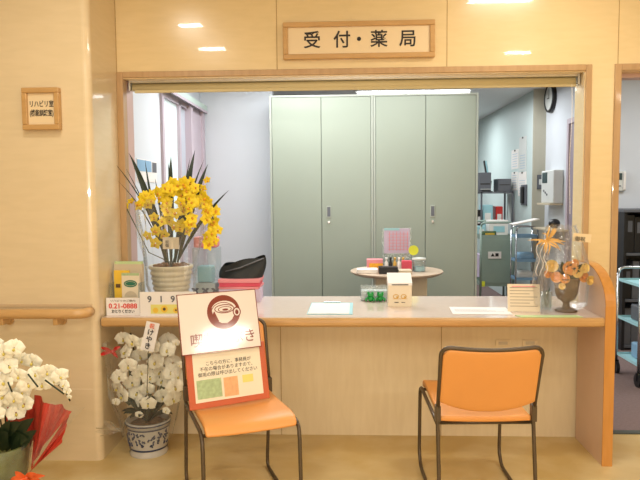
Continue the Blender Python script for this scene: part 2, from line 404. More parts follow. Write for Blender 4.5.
# ------------------------------------------------------------------ counter
ct = thing('reception_counter', 'long cream reception counter with a rounded wooden front edge under the serving opening', 'counter', (0, 0, 0))
MB().box((XL+.012, -DF+.03, HC-.03), (XR-.05, -.0145, HC)).box((XL+.043, -.0145, HC-.03), (XR-.05, .322, HC)).build('worktop', M['top'], ct)
m = MB(); pr = [(-DF+.03, HC-.042), (-DF+.008, HC-.042), (-DF+.001, HC-.034), (-DF, HC-.02), (-DF+.001, HC-.008), (-DF+.008, HC+.0005), (-DF+.03, HC+.0005)]
m.prism(pr, XL+.018, XR-.05, 'x'); m.build('edge_strip', M['wood'], ct, smooth=False)
# wing (end panel)
prof = [(-DF, 0), (-DF, .80)]
for k in range(1, 11):
    a = PI-(PI/2)*k/10; prof.append((-.10+(DF-.10)*math.cos(a), .80+.185*math.sin(a)))
prof += [(-.0125, .986), (-.0125, 0)]
wg = thing('end_panel', 'curved-top end panel with an orange wood edge closing the right end of the counter', 'panel', (0, 0, 0))
MB().prism(prof, XR-.048, XR-.002, 'x').build('panel', M['wing_face'], wg)
m = MB()
edge = prof[:-1]
out = []
for i, p in enumerate(edge):
    a = Vector(edge[max(i-1, 0)]); b = Vector(edge[min(i+1, len(edge)-1)]); d = (b-a).normalized(); nrm = Vector((-d.y, d.x))
    out.append(Vector(p)+nrm*.006)
for i in range(len(edge)-1):
    p0, p1, q0, q1 = edge[i], edge[i+1], out[i], out[i+1]
    x0, x1 = XR-.05, XR
    m.add([(x0, *p0), (x1, *p0), (x1, *p1), (x0, *p1), (x0, *q0), (x1, *q0), (x1, *q1), (x0, *q1)], [(0, 1, 2, 3), (4, 7, 6, 5), (0, 4, 5, 1), (1, 5, 6, 2), (2, 6, 7, 3), (3, 7, 4, 0)])
m.build('edge_band', M['wing_edge'], wg)
# outlets on the under panel
for (px, lab) in ((503, 'left of the pair of cream wall outlets under the counter behind the right chair'), (530, 'right of the pair of cream wall outlets under the counter behind the right chair')):
    p = at(px, 343, Y=0.0)
    t = thing('wall_outlet', lab, 'outlet', (p.x, 0.003, p.z))
    MB().box((-.042, -.006, -.018), (.042, 0, .018)).build('plate', M['panel'], t, bevel=.003)
    MB().box((-.025, -.008, -.009), (.025, -.005, .009)).build('socket', M['beige'], t, bevel=.002)

# roller shade in the opening
rs = thing('roller_shade', 'cream roller shade rolled up under the head of the serving opening', 'shade', (0, .085, 2.008))
x0, x1 = XL+w+.015, XR-w-.01
MB().box((x0, -.03, -.02), (x1, .03, .012)).build('rail', M['alu'], rs, bevel=.003)
MB().cyl((x0+.01, .0, -.04), (x1-.01, 0, -.04), .021, n=24).build('roll', M['cream'], rs, smooth=True)
MB().box((x0+.02, -.012, -.072), (x1-.006, .002, -.05)).build('bottom_bar', M['cream'], rs, bevel=.004)
MB().box((x1-.005, -.035, -.06), (x1+.003, .035, .012)).build('bracket', M['alu'], rs)
MB().box((x0-.003, -.035, -.06), (x0+.005, .035, .012)).build('bracket', M['alu'], rs)
m = MB()
for k in range(95):
    m.ball((x1-.03+.004*math.sin(k*.08), -.012, -.06-k*.0075), .0028, 6, 4)
ch = m.build('pull_chain', M['white'], rs); ch['kind'] = 'stuff'

# ------------------------------------------------------------------ handrail
hr = thing('handrail', 'round wooden handrail fixed along the left wall', 'handrail', (0, 0, 0))
zr = .778; yr = -DF-.075; xe = at(84, 314, Y=yr).x
pts = [(-3.2, yr, zr), (xe-.05, yr, zr), (xe-.02, yr+.006, zr), (xe-.004, yr+.022, zr), (xe, yr+.045, zr), (xe, -DF+.001, zr)]
MB().tube(pts, .025, 16).build('rail', M['rail'], hr, smooth=True)
for px in (56, 2):
    xb = at(px, 325, Y=yr).x
    m = MB(); m.box((xb-.012, yr-.01, zr-.055), (xb+.012, -DF+.001, zr-.02)); m.lathe([(.024, 0), (.024, .01)], n=16, M=Matrix.Translation((xb, -DF, zr-.045)) @ Matrix.Rotation(PI/2, 4, 'X'))
    m.build('bracket', M['wood'], hr, bevel=.003)

# ------------------------------------------------------------------ signs
def frame_sign(name, label, cx, y, cz, wd, ht, bw, depth, facem):
    t = thing(name, label, 'sign', (cx, y, cz))
    m = MB(); a, b = wd/2, ht/2
    m.box((-a, -depth, -b), (a, 0, -b+bw)); m.box((-a, -depth, b-bw), (a, 0, b)); m.box((-a, -depth, -b+bw), (-a+bw, 0, b-bw)); m.box((a-bw, -depth, -b+bw), (a, 0, b-bw))
    m.build('frame', M['wood'], t, bevel=.004)
    MB().box((-a+bw, -depth*.55, -b+bw), (a-bw, -.001, b-bw)).build('board', facem, t)
    return t
s1 = frame_sign('reception_sign', 'wide wood-framed sign with four large black characters above the serving opening', .071, -.0005, 2.185, .815, .196, .027, .028, M['pale'])
for ch_, px in (('受', 312), ('付', 342), ('・', 359), ('薬', 379), ('局', 408)):
    x = at(px, 40, Y=-.02).x-.071
    text('lettering', ch_, .095, M['ink'], s1, (x, -.0165, -.002), bold=.0012)
s2 = frame_sign('room_sign', 'small square wood-framed room sign on the left wall', -1.497, -DF-.0005, 1.789, .186, .205, .026, .034, M['pale'])
text('lettering', 'リハビリ室', .034, M['ink'], s2, (0, -.0198, .022), width=.118, bold=.0004)
text('lettering', '(機能訓練室)', .034, M['ink'], s2, (0, -.0198, -.022), width=.118, bold=.0006)

# ------------------------------------------------------------------ chairs
def make_chair(label, loc, rz):
    t = thing('stacking_chair', label, 'chair', loc, rz)
    for s in (-1, 1):
        X = s*.200
        MB().tube([(X, .43, .405), (X, .452, .398), (X, .462, .38), (X, .468, .35), (X, .485, .09), (X*1.0, .48, .06), (X, .45, .022), (X, .425, .011), (X, .39, .009), (X, .04, .009), (X, -.03, .009), (X, -.058, .014), (X, -.068, .035), (X, -.066, .07), (X, -.015, .40), (X, -.012, .44)], .0085, 10).build('leg', M['frame'], t, smooth=True)
        MB().tube([(X, .452, .396), (X, .43, .408), (X, .40, .411), (X, .1, .398), (X, -.015, .392)], .0085, 10).build('side_rail', M['frame'], t, smooth=True)
        MB().box((X-.011, -.03, .405), (X+.011, .003, .475)).build('bracket', M['frame'], t, bevel=.003)
    MB().cyl((-.198, .435, .400), (.198, .435, .400), .0075, n=10).build('cross_bar', M['frame'], t, smooth=True)
    MB().cyl((-.198, .02, .386), (.198, .02, .386), .0075, n=10).build('cross_bar', M['frame'], t, smooth=True)
    # seat pad, waterfall front edge
    m = MB(); n = 14
    prof = [(-.02, .402), (.02, .400), (.1, .402), (.2, .406), (.33, .416), (.40, .42), (.445, .415), (.462, .402), (.468, .388)]
    def top(u, v):
        k = u*(len(prof)-1); i = min(int(k), len(prof)-2); f = k-i
        y = prof[i][0]*(1-f)+prof[i+1][0]*f; z = prof[i][1]*(1-f)+prof[i+1][1]*f
        x = (v-.5)*2; hw = .189 - .006*max(0, (u-.8)/.2)**2
        return Vector((x*hw, y, z+.012+.008*abs(x)**2*.6))
    m.grid(top, 16, 12)
    o = m.build('seat', M['orange'], t, smooth=True); dd = o.modifiers.new('s', 'SOLIDIFY'); dd.thickness = .024; dd.offset = 0
    dd = o.modifiers.new('b', 'BEVEL'); dd.width = .006; dd.segments = 2; dd.limit_method = 'ANGLE'; dd.angle_limit = R(50)
    # back
    def by(z): return -.012-.10*(z-.44)/.31
    pts = [(-.200, .43)]
    zt = .742; rc = .035
    pts += [(-.202, .60), (-.204, .70), (-.204, zt-rc)]
    for k in range(1, 6): a = PI-PI/2*k/5; pts.append((-.204+rc+rc*math.cos(a), zt-rc+rc*math.sin(a)))
    for k in range(1, 10):
        x = -.169+.338*k/10; pts.append((x, zt-.010*math.sin(PI*k/10)))
    pts2 = pts+[(-x, z) for (x, z) in reversed(pts[:9])]
    curve = lambda x: .016*(1-(x/.204)**2)
    MB().tube([(x, by(z)-curve(x), z) for (x, z) in pts2], .0085, 10).build('back_frame', M['frame'], t, smooth=True)
    def bk(u, v):
        x = (u-.5)*2; xe_ = .196
        zt_ = zt-.004-.010*math.cos(x*PI/2) - (.03*max(0, abs(x)-.86)/.14)**1.0*.9*(max(0, abs(x)-.86)/.14)
        zb = .498-.042*(1-abs(x)**2.2)
        z = zb+(zt_-zb)*v
        X = x*xe_; return Vector((X, by(z)-curve(X)+.0, z))
    m = MB(); m.grid(bk, 24, 10)
    o = m.build('backrest', M['orange'], t, smooth=True); dd = o.modifiers.new('s', 'SOLIDIFY'); dd.thickness = .022; dd.offset = 0
    dd = o.modifiers.new('b', 'BEVEL'); dd.width = .006; dd.segments = 2; dd.limit_method = 'ANGLE'; dd.angle_limit = R(50)
    return t
make_chair('orange padded chair with its back to the viewer, drawn up to the counter', (.578, -.85, 0), R(2))
LCR = R(180+22)
lc = make_chair('orange padded chair turned outward, holding the two notice boards', (-.5585, -.568, 0), LCR)

# ------------------------------------------------------------------ notice boards on the left chair
def plane_board(name, label, corners, th):
    """corners: TL,TR,BR,BL in world; returns thing with local frame x right, z up, facing -y"""
    tl, tr, br, bl = corners
    c = (bl+br)/2; x = ((tr-tl)+(br-bl)); wdt = x.length/2; x.normalize()
    z = ((tl-bl)+(tr-br)); hgt = z.length/2; z = (z-x*z.dot(x)).normalized()
    y = z.cross(x)
    t = bpy.data.objects.new(name, None); COL.objects.link(t); t.empty_display_size = .05
    t.matrix_world = Matrix(((x.x, y.x, z.x, c.x), (x.y, y.y, z.y, c.y), (x.z, y.z, z.z, c.z), (0, 0, 0, 1)))
    tag(t, label, 'sign'); return t, wdt, hgt
# red-orange framed notice standing on the seat
bl = at(190, 411, Z=.446); br = at(270, 398, Z=.446)
xdir = (br-bl).normalized(); back = Vector((-xdir.y, xdir.x, 0))
tilt = R(14); up = Vector((0, 0, 1))*math.cos(tilt)+back*math.sin(tilt)
h2 = .255
rb, W2, H2 = plane_board('framed_notice', 'red-orange framed notice with small printed text standing on the seat of the left chair', (bl+up*h2, br+up*h2, br, bl), .01)
MB().box((-W2/2, 0, 0), (W2/2, .010, H2)).build('backing', M['redboard'], rb, bevel=.002)
bw = .028; top_ = .232
MB().box((-W2/2+bw, -.0015, .026), (W2/2-bw, .0, top_)).build('sheet', M['paleboard'], rb)
text('lettering', 'こちらの方に、事務員が', .020, M['ink'], rb, (0.005, -.0022, .186), width=.205, extrude=.0003)
text('lettering', '不在の場合がありますので、', .020, M['ink'], rb, (0, -.0022, .163), width=.24, extrude=.0003)
text('lettering', '御用の際は呼び出してください', .020, M['ink'], rb, (0, -.0022, .140), width=.27, extrude=.0003)
MB().box((-.145, -.0022, .040), (-.035, -.0014, .120)).build('print_block', M['green_p'], rb)
MB().box((-.025, -.0022, .036), (.04, -.0014, .118)).build('print_block', M['orange_p'], rb)
MB().box((.062, -.0022, .085), (.112, -.0014, .118)).build('print_block', M['yellow_p'], rb)
MB().box((.052, -.0022, .040), (.118, -.0014, .075)).build('print_block', M['paleboard'], rb)
# white board with the cup emblem, resting on top of the notice
tl = Vector((0, 0, 0))
b0 = bl+up*.236-back*.014; b1 = br+up*.236-back*.014
up2 = Vector((0, 0, 1))*math.cos(R(15.7))+back*math.sin(R(15.7))
ctr = (b0+b1)/2; wv = xdir
sc = .362
wb, W1, H1 = plane_board('cup_signboard', 'white signboard with a brown coffee cup emblem propped above the red-orange notice', (ctr-wv*sc/2+up2*.262-wv*.0, ctr+wv*sc/2+up2*.262, ctr+wv*sc/2, ctr-wv*sc/2), .01)
wb.location = wb.location + wb.matrix_world.to_3x3() @ Vector((-.020, 0, 0))
MB().box((-W1/2, -.001, 0), (W1/2, .007, H1)).build('board', M['gloss_white'], wb, bevel=.0015)
E_ = MB(); E_.box((-W1/2, -.002, -.001), (W1/2, .008, .003)); E_.box((-W1/2, -.002, H1-.003), (W1/2, .008, H1)); E_.box((-W1/2, -.002, 0), (-W1/2+.003, .008, H1)); E_.box((W1/2-.003, -.002, 0), (W1/2, .008, H1)); E_.build('edging', M['brown_ink'], wb)
ecx, ecz, er = .022, .170, .076
def disc(m, cx, cz, rx, rz, y0, n=40, hole=None, a0=0, a1=2*PI):
    hx, hz = hole or (0, 0)
    vs = []; fs = []
    for k in range(n+1):
        a = a0+(a1-a0)*k/n
        vs.append((cx+rx*math.cos(a), y0, cz+rz*math.sin(a))); vs.append((cx+hx*math.cos(a), y0, cz+hz*math.sin(a)))
    for k in range(n): fs.append((2*k, 2*k+1, 2*k+3, 2*k+2))
    m.add(vs, fs)
m = MB(); disc(m, ecx, ecz, er, er, -.0014); m.build('emblem_disc', M['brown_ink'], wb, fix=False)
m = MB()
poly = [(ecx-.054, ecz+.014), (ecx-.050, ecz-.012), (ecx-.036, ecz-.034), (ecx-.014, ecz-.048), (ecx+.012, ecz-.050), (ecx+.034, ecz-.036), (ecx+.050, ecz-.012), (ecx+.058, ecz+.014)]
for k in range(1, 12): a = PI*k/12; poly.append((ecx+.002+.056*math.cos(a), ecz+.014+.036*math.sin(a)))
m.prism(poly, -.0022, -.0018, 'y'); m.build('emblem_cup', M['gloss_white'], wb)
m = MB()
disc(m, ecx+.004, ecz+.014, .046, .020, -.0026, hole=(.042, .016)); disc(m, ecx+.006, ecz+.012, .032, .013, -.0026, hole=(.028, .010)); disc(m, ecx+.008, ecz+.010, .014, .005, -.0026)
disc(m, ecx+.060, ecz-.004, .019, .022, -.0026, hole=(.014, .017)); disc(m, ecx+.060, ecz-.006, .008, .010, -.0026, hole=(.005, .007))
disc(m, ecx-.002, ecz+.0, .056, .044, -.0026, hole=(.053, .041), a0=R(25), a1=R(200))
disc(m, ecx-.034, ecz-.016, .018, .026, -.0024, a0=R(120), a1=R(300))
m.build('emblem_lines', M['brown_ink'], wb, fix=False)
m = MB(); disc(m, ecx+.060, ecz-.004, .0145, .0175, -.0023, hole=(.008, .010)); m.build('emblem_handle', M['gloss_white'], wb, fix=False)
text('lettering', '喫茶いぶき', .062, M['brown_ink'], wb, (.01, -.002, .052), width=.29, bold=.0004, extrude=.0004)

# ------------------------------------------------------------------ flowers
def petal(m, a, r0, r1, wd, cup=.25, tip=.5, n=5, mi=0):
    """petal in the XZ plane from r0 to r1 at angle a; opens toward -Y"""
    m.mi = mi
    ca, sa = math.cos(a), math.sin(a)
    def f(u, v):
        t = v; r = r0+(r1-r0)*t
        wv_ = wd*math.sin(PI*min(1, (t*.92+.08))**tip)*(u-.5)*1.0 if t < 1 else 0
        y = -cup*r1*(t**1.2) + cup*r1*.9*t*t + abs(u-.5)**2*wd*.5
        return Vector((ca*r-sa*wv_, y, sa*r+ca*wv_))
    m.grid(f, 3, n)
def phal_mesh():
    m = MB()
    for a in (90, 215, 325): petal(m, R(a), .004, .036, .034, .15, .8)
    for a in (12, 168): petal(m, R(a), .003, .040, .056, .25, .75)
    m.mi = 1; m.ball((0, -.006, -.007), .0048, 8, 5, 1, 1.3, 1.4)
    return m.mesh('blossom', [M['petal_w'], M['lip_w']], True)
def cymb_mesh():
    m = MB()
    for a in (90, 20, 160, 235, 305): petal(m, R(a), .003, .036, .030, .3, .75)
    m.mi = 1; m.ball((0, -.009, -.007), .0065, 8, 5, 1, 1.4, 1.2)
    return m.mesh('blossom', [M['petal_y'], M['lip_y']], True)
def mesh_fix(me, fm): return me
PH = None
def petal_obj(me, name, parent, loc, s=1.0, tilt=0.35, yaw=0.0, roll=None, pitch=0.0):
    o = bpy.data.objects.new(name, me); COL.objects.link(o); o.parent = parent; o.location = loc; o.scale = (s, s, s)
    o.rotation_euler = (pitch+random.uniform(-tilt, tilt), roll if roll is not None else random.uniform(-.4, .4), yaw+random.uniform(-tilt, tilt)*1.3)
    return o
PH = phal_mesh(); CY_ = cymb_mesh()

def wrap_film(parent, prof, n=40, jitter=.02, mt='cello', name='cellophane_wrap', a0=0, a1=2*PI, seed=3, c=(0, 0)):
    rnd = random.Random(seed)
    m = MB(); off = [[rnd.uniform(-1, 1) for _ in range(n+1)] for _ in prof]
    base = [rnd.uniform(-1, 1) for _ in range(n+1)]
    full = abs((a1-a0)-2*PI) < 1e-4
    vs = []; fs = []
    for i, (r, z, *rest) in enumerate(prof):
        jj = rest[0] if rest else jitter
        for k in range(n+1):
            kk = k % n if full else k
            a = a0+(a1-a0)*kk/n; q = r+jj*(base[kk]*.7+off[i][kk]*.6)
            vs.append((c[0]+q*math.cos(a), c[1]+q*math.sin(a), z+jj*.6*off[i][(kk*3) % n]))
    for i in range(len(prof)-1):
        for k in range(n): fs.append((i*(n+1)+k, i*(n+1)+k+1, (i+1)*(n+1)+k+1, (i+1)*(n+1)+k))
    m.add(vs, fs)
    return m.build(name, M[mt], parent, smooth=False)

def blade(m, base, tip, bend, wd, n=8, face=Vector((0, -1, 0)), keel=.2):
    b = Vector(base); t = Vector(tip); mid = (b+t)/2+Vector(bend)
    def pos(s): return b*(1-s)**2+mid*2*s*(1-s)+t*s*s
    def f(u, v):
        p = pos(v); d = (pos(min(1, v+.01))-pos(max(0, v-.01))).normalized(); sd = d.cross(face)
        if sd.length < 1e-3: sd = Vector((1, 0, 0))
        sd.normalize(); w_ = wd*(1-v**3)*(.28+.72*min(1, v*2.2))
        if v >= .999: w_ = 0.0005
        return p+sd*(u-.5)*w_+sd.cross(d)*abs(u-.5)*w_*keel
    m.grid(f, 2, n)

# -- yellow cymbidium on the counter
cp = Vector((-.995, .04, HC))
cy = thing('potted_yellow_orchid', 'yellow orchid with arching sprays in a ribbed cream pot on the counter', 'plant', cp)
cy.scale = (1, 1, 1)
prof = [(.068, 0), (.078, .005), (.084, .03)]
for k in range(6):
    z = .03+k*.028; r = .088+k*.0042
    prof += [(r, z), (r+.006, z+.008), (r+.006, z+.018), (r, z+.026)]
prof += [(.112, .202), (.123, .210), (.125, .224), (.118, .228), (.106, .224), (.102, .19), (.0, .19)]
MB().lathe(prof, n=40, cap=False).build('pot', M['pot_c'], cy, smooth=True)
m = MB()
for k in range(90):
    a = random.uniform(0, 2*PI); r = math.sqrt(random.random())*.094
    m.ball((r*math.cos(a), r*math.sin(a), .208+random.uniform(-.004, .022)), random.uniform(.010, .018), 6, 4, 1, .8, .55)
m.build('bark_chips', M['moss'], cy)
def loc_of(px, py, Y, parent_loc): p = at(px, py, Y=Y); return p-Vector(parent_loc)
sprays = [([(146, 205), (150, 196), (160, 193), (166, 204), (162, 222), (158, 243)], .02, 31),
          ([(168, 192), (178, 186), (187, 186), (189, 200), (187, 216), (184, 230)], -.02, 33),
          ([(192, 200), (198, 196), (207, 205), (213, 218), (216, 232), (217, 244)], .06, 28)]
st = MB()
for pts, Yo, cnt in sprays:
    base = Vector((0, 0, .205))
    P3 = [loc_of(px, py, Yo, cp) for px, py in pts]
    st.tube([base, base*.4+P3[0]*.6+Vector((0, 0, .0)), P3[0], *P3[1:]], .004, 6)
    for k in range(cnt*1):
        s = (k+.5)/cnt*(len(P3)-1); i = int(s); f = s-i
        p = P3[i]*(1-f)+P3[min(i+1, len(P3)-1)]*f
        p = p+Vector((random.uniform(-.05, .05), random.uniform(-.07, .0), random.uniform(-.025, .025)))
        petal_obj(CY_, 'blossom', cy, p, random.uniform(.85, 1.1), .5)
for px, py in ((126, 205), (131, 201), (207, 180), (203, 188)):
    petal_obj(CY_, 'blossom', cy, loc_of(px, py, .0, cp), .7, .7)
p = loc_of(126, 207, 0, cp); st.tube([(0, 0, .24), (p.x*.5, p.y*.6, .30), p], .003, 6)
st.build('flower_stem', M['stem'], cy, smooth=True)
for (bx, by_), (tx, ty), bend, wd, Yt in (((150, 200), (129, 153), (0, 0, .04), .034, .05), ((154, 200), (134, 168), (0, 0, .02), .028, .02), ((152, 205), (112, 160), (0, 0, .0), .008, -.05),
        ((150, 200), (145, 160), (0, 0, .0), .014, .1), ((170, 195), (171, 156), (0, 0, 0), .034, .1), ((172, 195), (168, 162), (0, 0, 0), .016, .08),
        ((184, 200), (195, 150), (0, 0, 0), .036, .12), ((182, 200), (190, 158), (0, 0, 0), .012, .06), ((188, 195), (204, 160), (0, 0, 0), .012, .1), ((196, 205), (208, 164), (-.02, 0, .03), .030, .05),
        ((196, 225), (229, 190), (0, 0, .02), .018, -.02), ((150, 210), (124, 165), (0, 0, 0), .007, .0), ((160, 205), (155, 178), (0, 0, 0), .012, .0), ((150, 215), (117, 180), (0, 0, .02), .006, -.03)):
    m = MB(); tipp = loc_of(tx, ty, Yt, cp); bb = loc_of(bx, by_, .03, cp)
    root = Vector((bb.x*.25, .0, .24))
    blade(m, root, tipp, (bb-(root+tipp)/2)*1.0+Vector(bend), wd*1.35, 14)
    m.build('leaf', M['leaf_d'], cy, smooth=True)
wrap_film(cy, [(.10, .005, .004), (.14, .12, .01), (.15, .26, .02), (.17, .42, .03), (.19, .58, .035)], mt='cello2', a0=R(170), a1=R(372), seed=5, n=22)
gt = MB().box((-.045, -.001, -.022), (.045, .001, .042)); o = gt.build('gift_tag', M['box_cream'], cy, loc=loc_of(171, 245, -.10, cp))
text('lettering', '祝\n御', .02, M['ink'], cy, loc_of(167, 244, -.103, cp))

# -- white orchid on the floor under the counter
wp_ = Vector(at(148, 453, Z=0)); wp_.z = 0; wp_.y += .02
wo = thing('potted_white_orchid', 'white orchids in a blue and white patterned pot on the floor beneath the counter', 'plant', wp_)
prof = [(.098, 0), (.101, .012), (.094, .022), (.098, .04), (.106, .09), (.111, .14), (.113, .160), (.118, .166), (.118, .180), (.108, .182), (.102, .15), (0, .15)]
MB().lathe(prof, n=40, cap=False).build('pot', M['pot_b'], wo, smooth=True)
m = MB()
m.lathe([(.1195, .168), (.1200, .172), (.1195, .176)], n=40, cap=False); m.lathe([(.0985, .034), (.100, .038), (.1005, .044)], n=40, cap=False); m.lathe([(.114, .146), (.115, .150), (.1150, .153)], n=40, cap=False)
rnd = random.Random(4)
for k in range(80):
    a = R(180+rnd.uniform(5, 175)); z = rnd.uniform(.062, .135); r = .1015+(z-.05)*.105
    L = rnd.uniform(.006, .016); th = rnd.uniform(-1, 1)
    pts = [(r*math.cos(a+th*q*.12)*1.0+0, r*math.sin(a+th*q*.12), z+L*(q-.5)) for q in (0, .33, .66, 1)]
    m.tube(pts, [.003, .0055, .0045, .0025], 6)
m.build('painted_pattern', M['pot_ink'], wo, smooth=True)
m = MB(); m.lathe([(.104, .15), (.08, .165), (0, .17)], n=20, cap=False); m.build('moss', M['moss'], wo)
fl = [(123,339),(132,342),(125,352),(140,356),(128,366),(141,372),(132,383),(117,388),(147,390),(133,402),(148,404),(162,381),(167,350),(173,363),(155,362),(163,397),(175,387),(173,399),(152,347),(160,372),(145,345),(119,377),(137,393),(122,396),(178,376),(168,341),(150,377),(171,372)]
st = MB()
for i, (px, py) in enumerate(fl):
    Yf = wp_.y-.04+random.uniform(-.05, .05); p = loc_of(px, py, Yf, wp_)
    petal_obj(PH, 'blossom', wo, p, random.uniform(1.15, 1.38), .35, yaw=(px-146)/90)
    if i % 4 == 0: st.tube([(0, 0, .16), (p.x*.3, .03, .3), (p.x*.8, p.y+.05, p.z+.02), (p.x, p.y+.02, p.z)], .0035, 6)
for px, py in ((139, 415), (166, 411), (116, 402), (176, 343), (180, 365)):
    p = loc_of(px, py, wp_.y-.08, wp_); petal_obj(PH, 'blossom', wo, p, .6, .3)
st.build('flower_stem', M['stem'], wo, smooth=True)
for k in range(16):
    a = k*2*PI/16+.3; m = MB()
    blade(m, (0, 0, .16), (math.cos(a)*.14, math.sin(a)*.085-.02, .22+random.uniform(-.01, .12)), (math.cos(a)*.02, math.sin(a)*.02, .06), .05, 8, Vector((0, -.3, 1)))
    m.build('leaf', M['leaf_d'], wo, smooth=True)
for (bx, by_), (tx, ty) in (((140, 400), (128, 360)), ((160, 400), (170, 350)), ((150, 400), (150, 350)), ((165, 400), (176, 375)), ((130, 405), (118, 385))):
    m = MB(); blade(m, loc_of(bx, by_, wp_.y+.01, wp_), loc_of(tx, ty, wp_.y+.02, wp_), (0, 0, 0), .045, 8); m.build('leaf', M['leaf'], wo, smooth=True)
wrap_film(wo, [(.13, .09, .008), (.15, .20, .012), (.19, .33, .02), (.20, .46, .02), (.20, .60, .02)], mt='cello', seed=8, n=26, a0=R(175), a1=R(365))
# name card on a stick
cd = Vector(loc_of(150, 337, -.392, wp_))
Mx = Matrix.Translation(cd) @ Matrix.Rotation(R(12), 4, 'Y') @ Matrix.Rotation(R(-8), 4, 'X')
m = MB().box((-.034, -.001, -.07), (.034, .001, .075), Mx); m.build('name_card', M['white'], wo)
t_ = text('lettering', 'け\nや\nき', .034, M['ink'], wo, cd+Vector((-.004, -.006, -.012)), rot=(PI/2-R(8), R(12), 0), bold=.0006)
text('lettering', '祝', .026, M['ribbon_o'], wo, cd+Vector((.014, -.009, .056)), rot=(PI/2-R(8), R(12), 0), bold=.0006)
MB().cyl(cd+Vector((-.01, .003, -.05)), (0, -.04, .16), .002, n=6).build('card_stick', M['stem'], wo)
# red bow
rbp = loc_of(113, 352, wp_.y-.08, wp_)
m = MB()
for (dx, dz, tx, tz) in ((-.075, -.02, .01, .012), (-.06, .025, .0, .0), (.045, .03, 0, 0), (.03, -.03, 0, 0)):
    blade(m, rbp, rbp+Vector((dx, -.01, dz)), (0, -.02, .015), .022, 6)
m.ball(rbp, .012, 8, 6); m.build('ribbon_bow', M['ribbon'], wo, smooth=True)
tw = MB(); rnd = random.Random(9)
p0 = loc_of(122, 430, wp_.y-.13, wp_)
for (x, y) in ((96, 428), (100, 436), (110, 421), (126, 419)):
    q = loc_of(x, y, wp_.y-.13, wp_); tw.tube([p0, (p0+q)/2+Vector((0, 0, rnd.uniform(-.02, .02))), q], .0016, 5)
tw.build('twist_tie', M['chrome'], wo)
m = MB()
blade(m, p0, loc_of(95, 432, wp_.y-.13, wp_), (0, 0, .01), .05, 8); blade(m, p0, loc_of(103, 420, wp_.y-.15, wp_), (0, 0, -.01), .05, 8)
m.build('film_tail', M['cello2'], wo)

# -- white orchid at bottom left with a red paper wrap
lp = Vector((-1.57, -.80, 0))
lo = thing('wrapped_white_orchid', 'white orchid wrapped in red paper on the floor at the far left', 'plant', lp)
prof = [(.07, 0), (.10, .01), (.125, .10), (.14, .20), (.145, .26), (.135, .262), (.12, .2), (0, .2)]
MB().lathe(prof, n=30, cap=False).build('pot', M['pot_green'], lo, smooth=True)
fl2 = [(4,352),(14,348),(22,360),(9,366),(32,362),(18,376),(35,374),(47,372),(54,380),(28,384),(4,382),(-8,360),(-6,345),(-10,378),(60,376),(42,384)]
fl3 = [(4,396),(14,399),(22,392),(24,404),(8,408),(16,413),(-6,402),(-4,414),(0,388)]
for px, py in fl2+fl3:
    p = loc_of(px, py, lp.y-.05+random.uniform(-.04, .04), lp); petal_obj(PH, 'blossom', lo, p, random.uniform(1.0, 1.25)*1.0, .35, yaw=.2)
for px, py, s in ((64, 385, .7), (67, 391, .5), (69, 397, .35)):
    petal_obj(PH, 'blossom', lo, loc_of(px, py, lp.y-.05, lp), s, .3)
st = MB()
def stemline(pts, r=.0035):
    P3 = [Vector((0, 0, .22))]+[loc_of(px, py, lp.y, lp) for px, py in pts]; st.tube(P3, r, 6)
stemline([(2, 430), (-4, 390), (10, 362), (30, 362), (50, 376), (66, 392), (70, 401)])
stemline([(6, 430), (4, 400), (12, 392), (24, 402)]); stemline([(8, 440), (10, 410), (8, 385)])
for a, b in (((28, 374), (38, 387)), ((45, 380), (64, 394)), ((8, 382), (12, 392))):
    st.tube([loc_of(*a, lp.y-.09, lp), loc_of(*b, lp.y-.09, lp)], .0035, 6)
st.build('flower_stem', M['leaf_d'], lo, smooth=True)
for a, b, wd in (((5, 450), (34, 418), .08), ((12, 455), (37, 430), .07), ((0, 440), (22, 422), .07), ((5, 445), (-20, 420), .07), ((2, 450), (10, 420), .06), ((14, 440), (28, 440), .08), ((0, 450), (8, 432), .1)):
    m = MB(); blade(m, loc_of(*a, lp.y, lp), loc_of(*b, lp.y-.06, lp), (0, -.03, .03), wd, 8); m.build('leaf', M['leaf_d'], lo, smooth=True)
# red paper: folded sheets fanning out to the right behind the leaves
def sheet(pxs, Ys, mt, name, seed, wav=.012):
    rnd = random.Random(seed); A, B, C_, D_ = [loc_of(x, y, Y, lp) for (x, y), Y in zip(pxs, Ys)]
    m = MB(); ph = rnd.uniform(0, 6)
    def f(u, v):
        p = (A*(1-u)+B*u)*(1-v)+(D_*(1-u)+C_*u)*v
        return p+Vector((0, wav*math.sin(u*11+ph)+wav*.6*math.sin(u*23+v*4), wav*.5*math.sin(u*9+ph)*(v)))
    m.grid(f, 24, 8); return m.build(name, M[mt], lo, smooth=False)
Y0 = lp.y
sheet([(30, 470), (42, 448), (72, 411), (34, 396)], [Y0+.02, Y0+.0, Y0-.06, Y0+.08], 'redwrap', 'paper_wrap', 1)
sheet([(4, 470), (30, 452), (48, 404), (6, 402)], [Y0+.12, Y0+.10, Y0+.05, Y0+.12], 'redwrap', 'paper_wrap', 2)
sheet([(28, 474), (40, 462), (62, 442), (70, 412)], [Y0-.06, Y0-.03, Y0-.04, Y0-.02], 'redwrap', 'paper_wrap', 3, .006)
sheet([(30, 466), (42, 455), (84, 408), (52, 398)], [Y0-.09, Y0-.08, Y0-.12, Y0-.08], 'cello', 'cellophane_wrap', 5, .01)
wrap_film(lo, [(.11, .03, .006), (.145, .15, .012), (.16, .27, .02)], mt='cello', seed=12, n=24)
m = MB(); c0 = loc_of(27, 478, Y0-.16, lp)
for dx, dz in ((-.06, .0), (-.04, .035), (.05, .03), (.07, .0), (.03, -.03), (-.03, -.04), (.09, .02)):
    blade(m, c0, c0+Vector((dx, -.02, dz)), (0, -.03, .02), .03, 6)
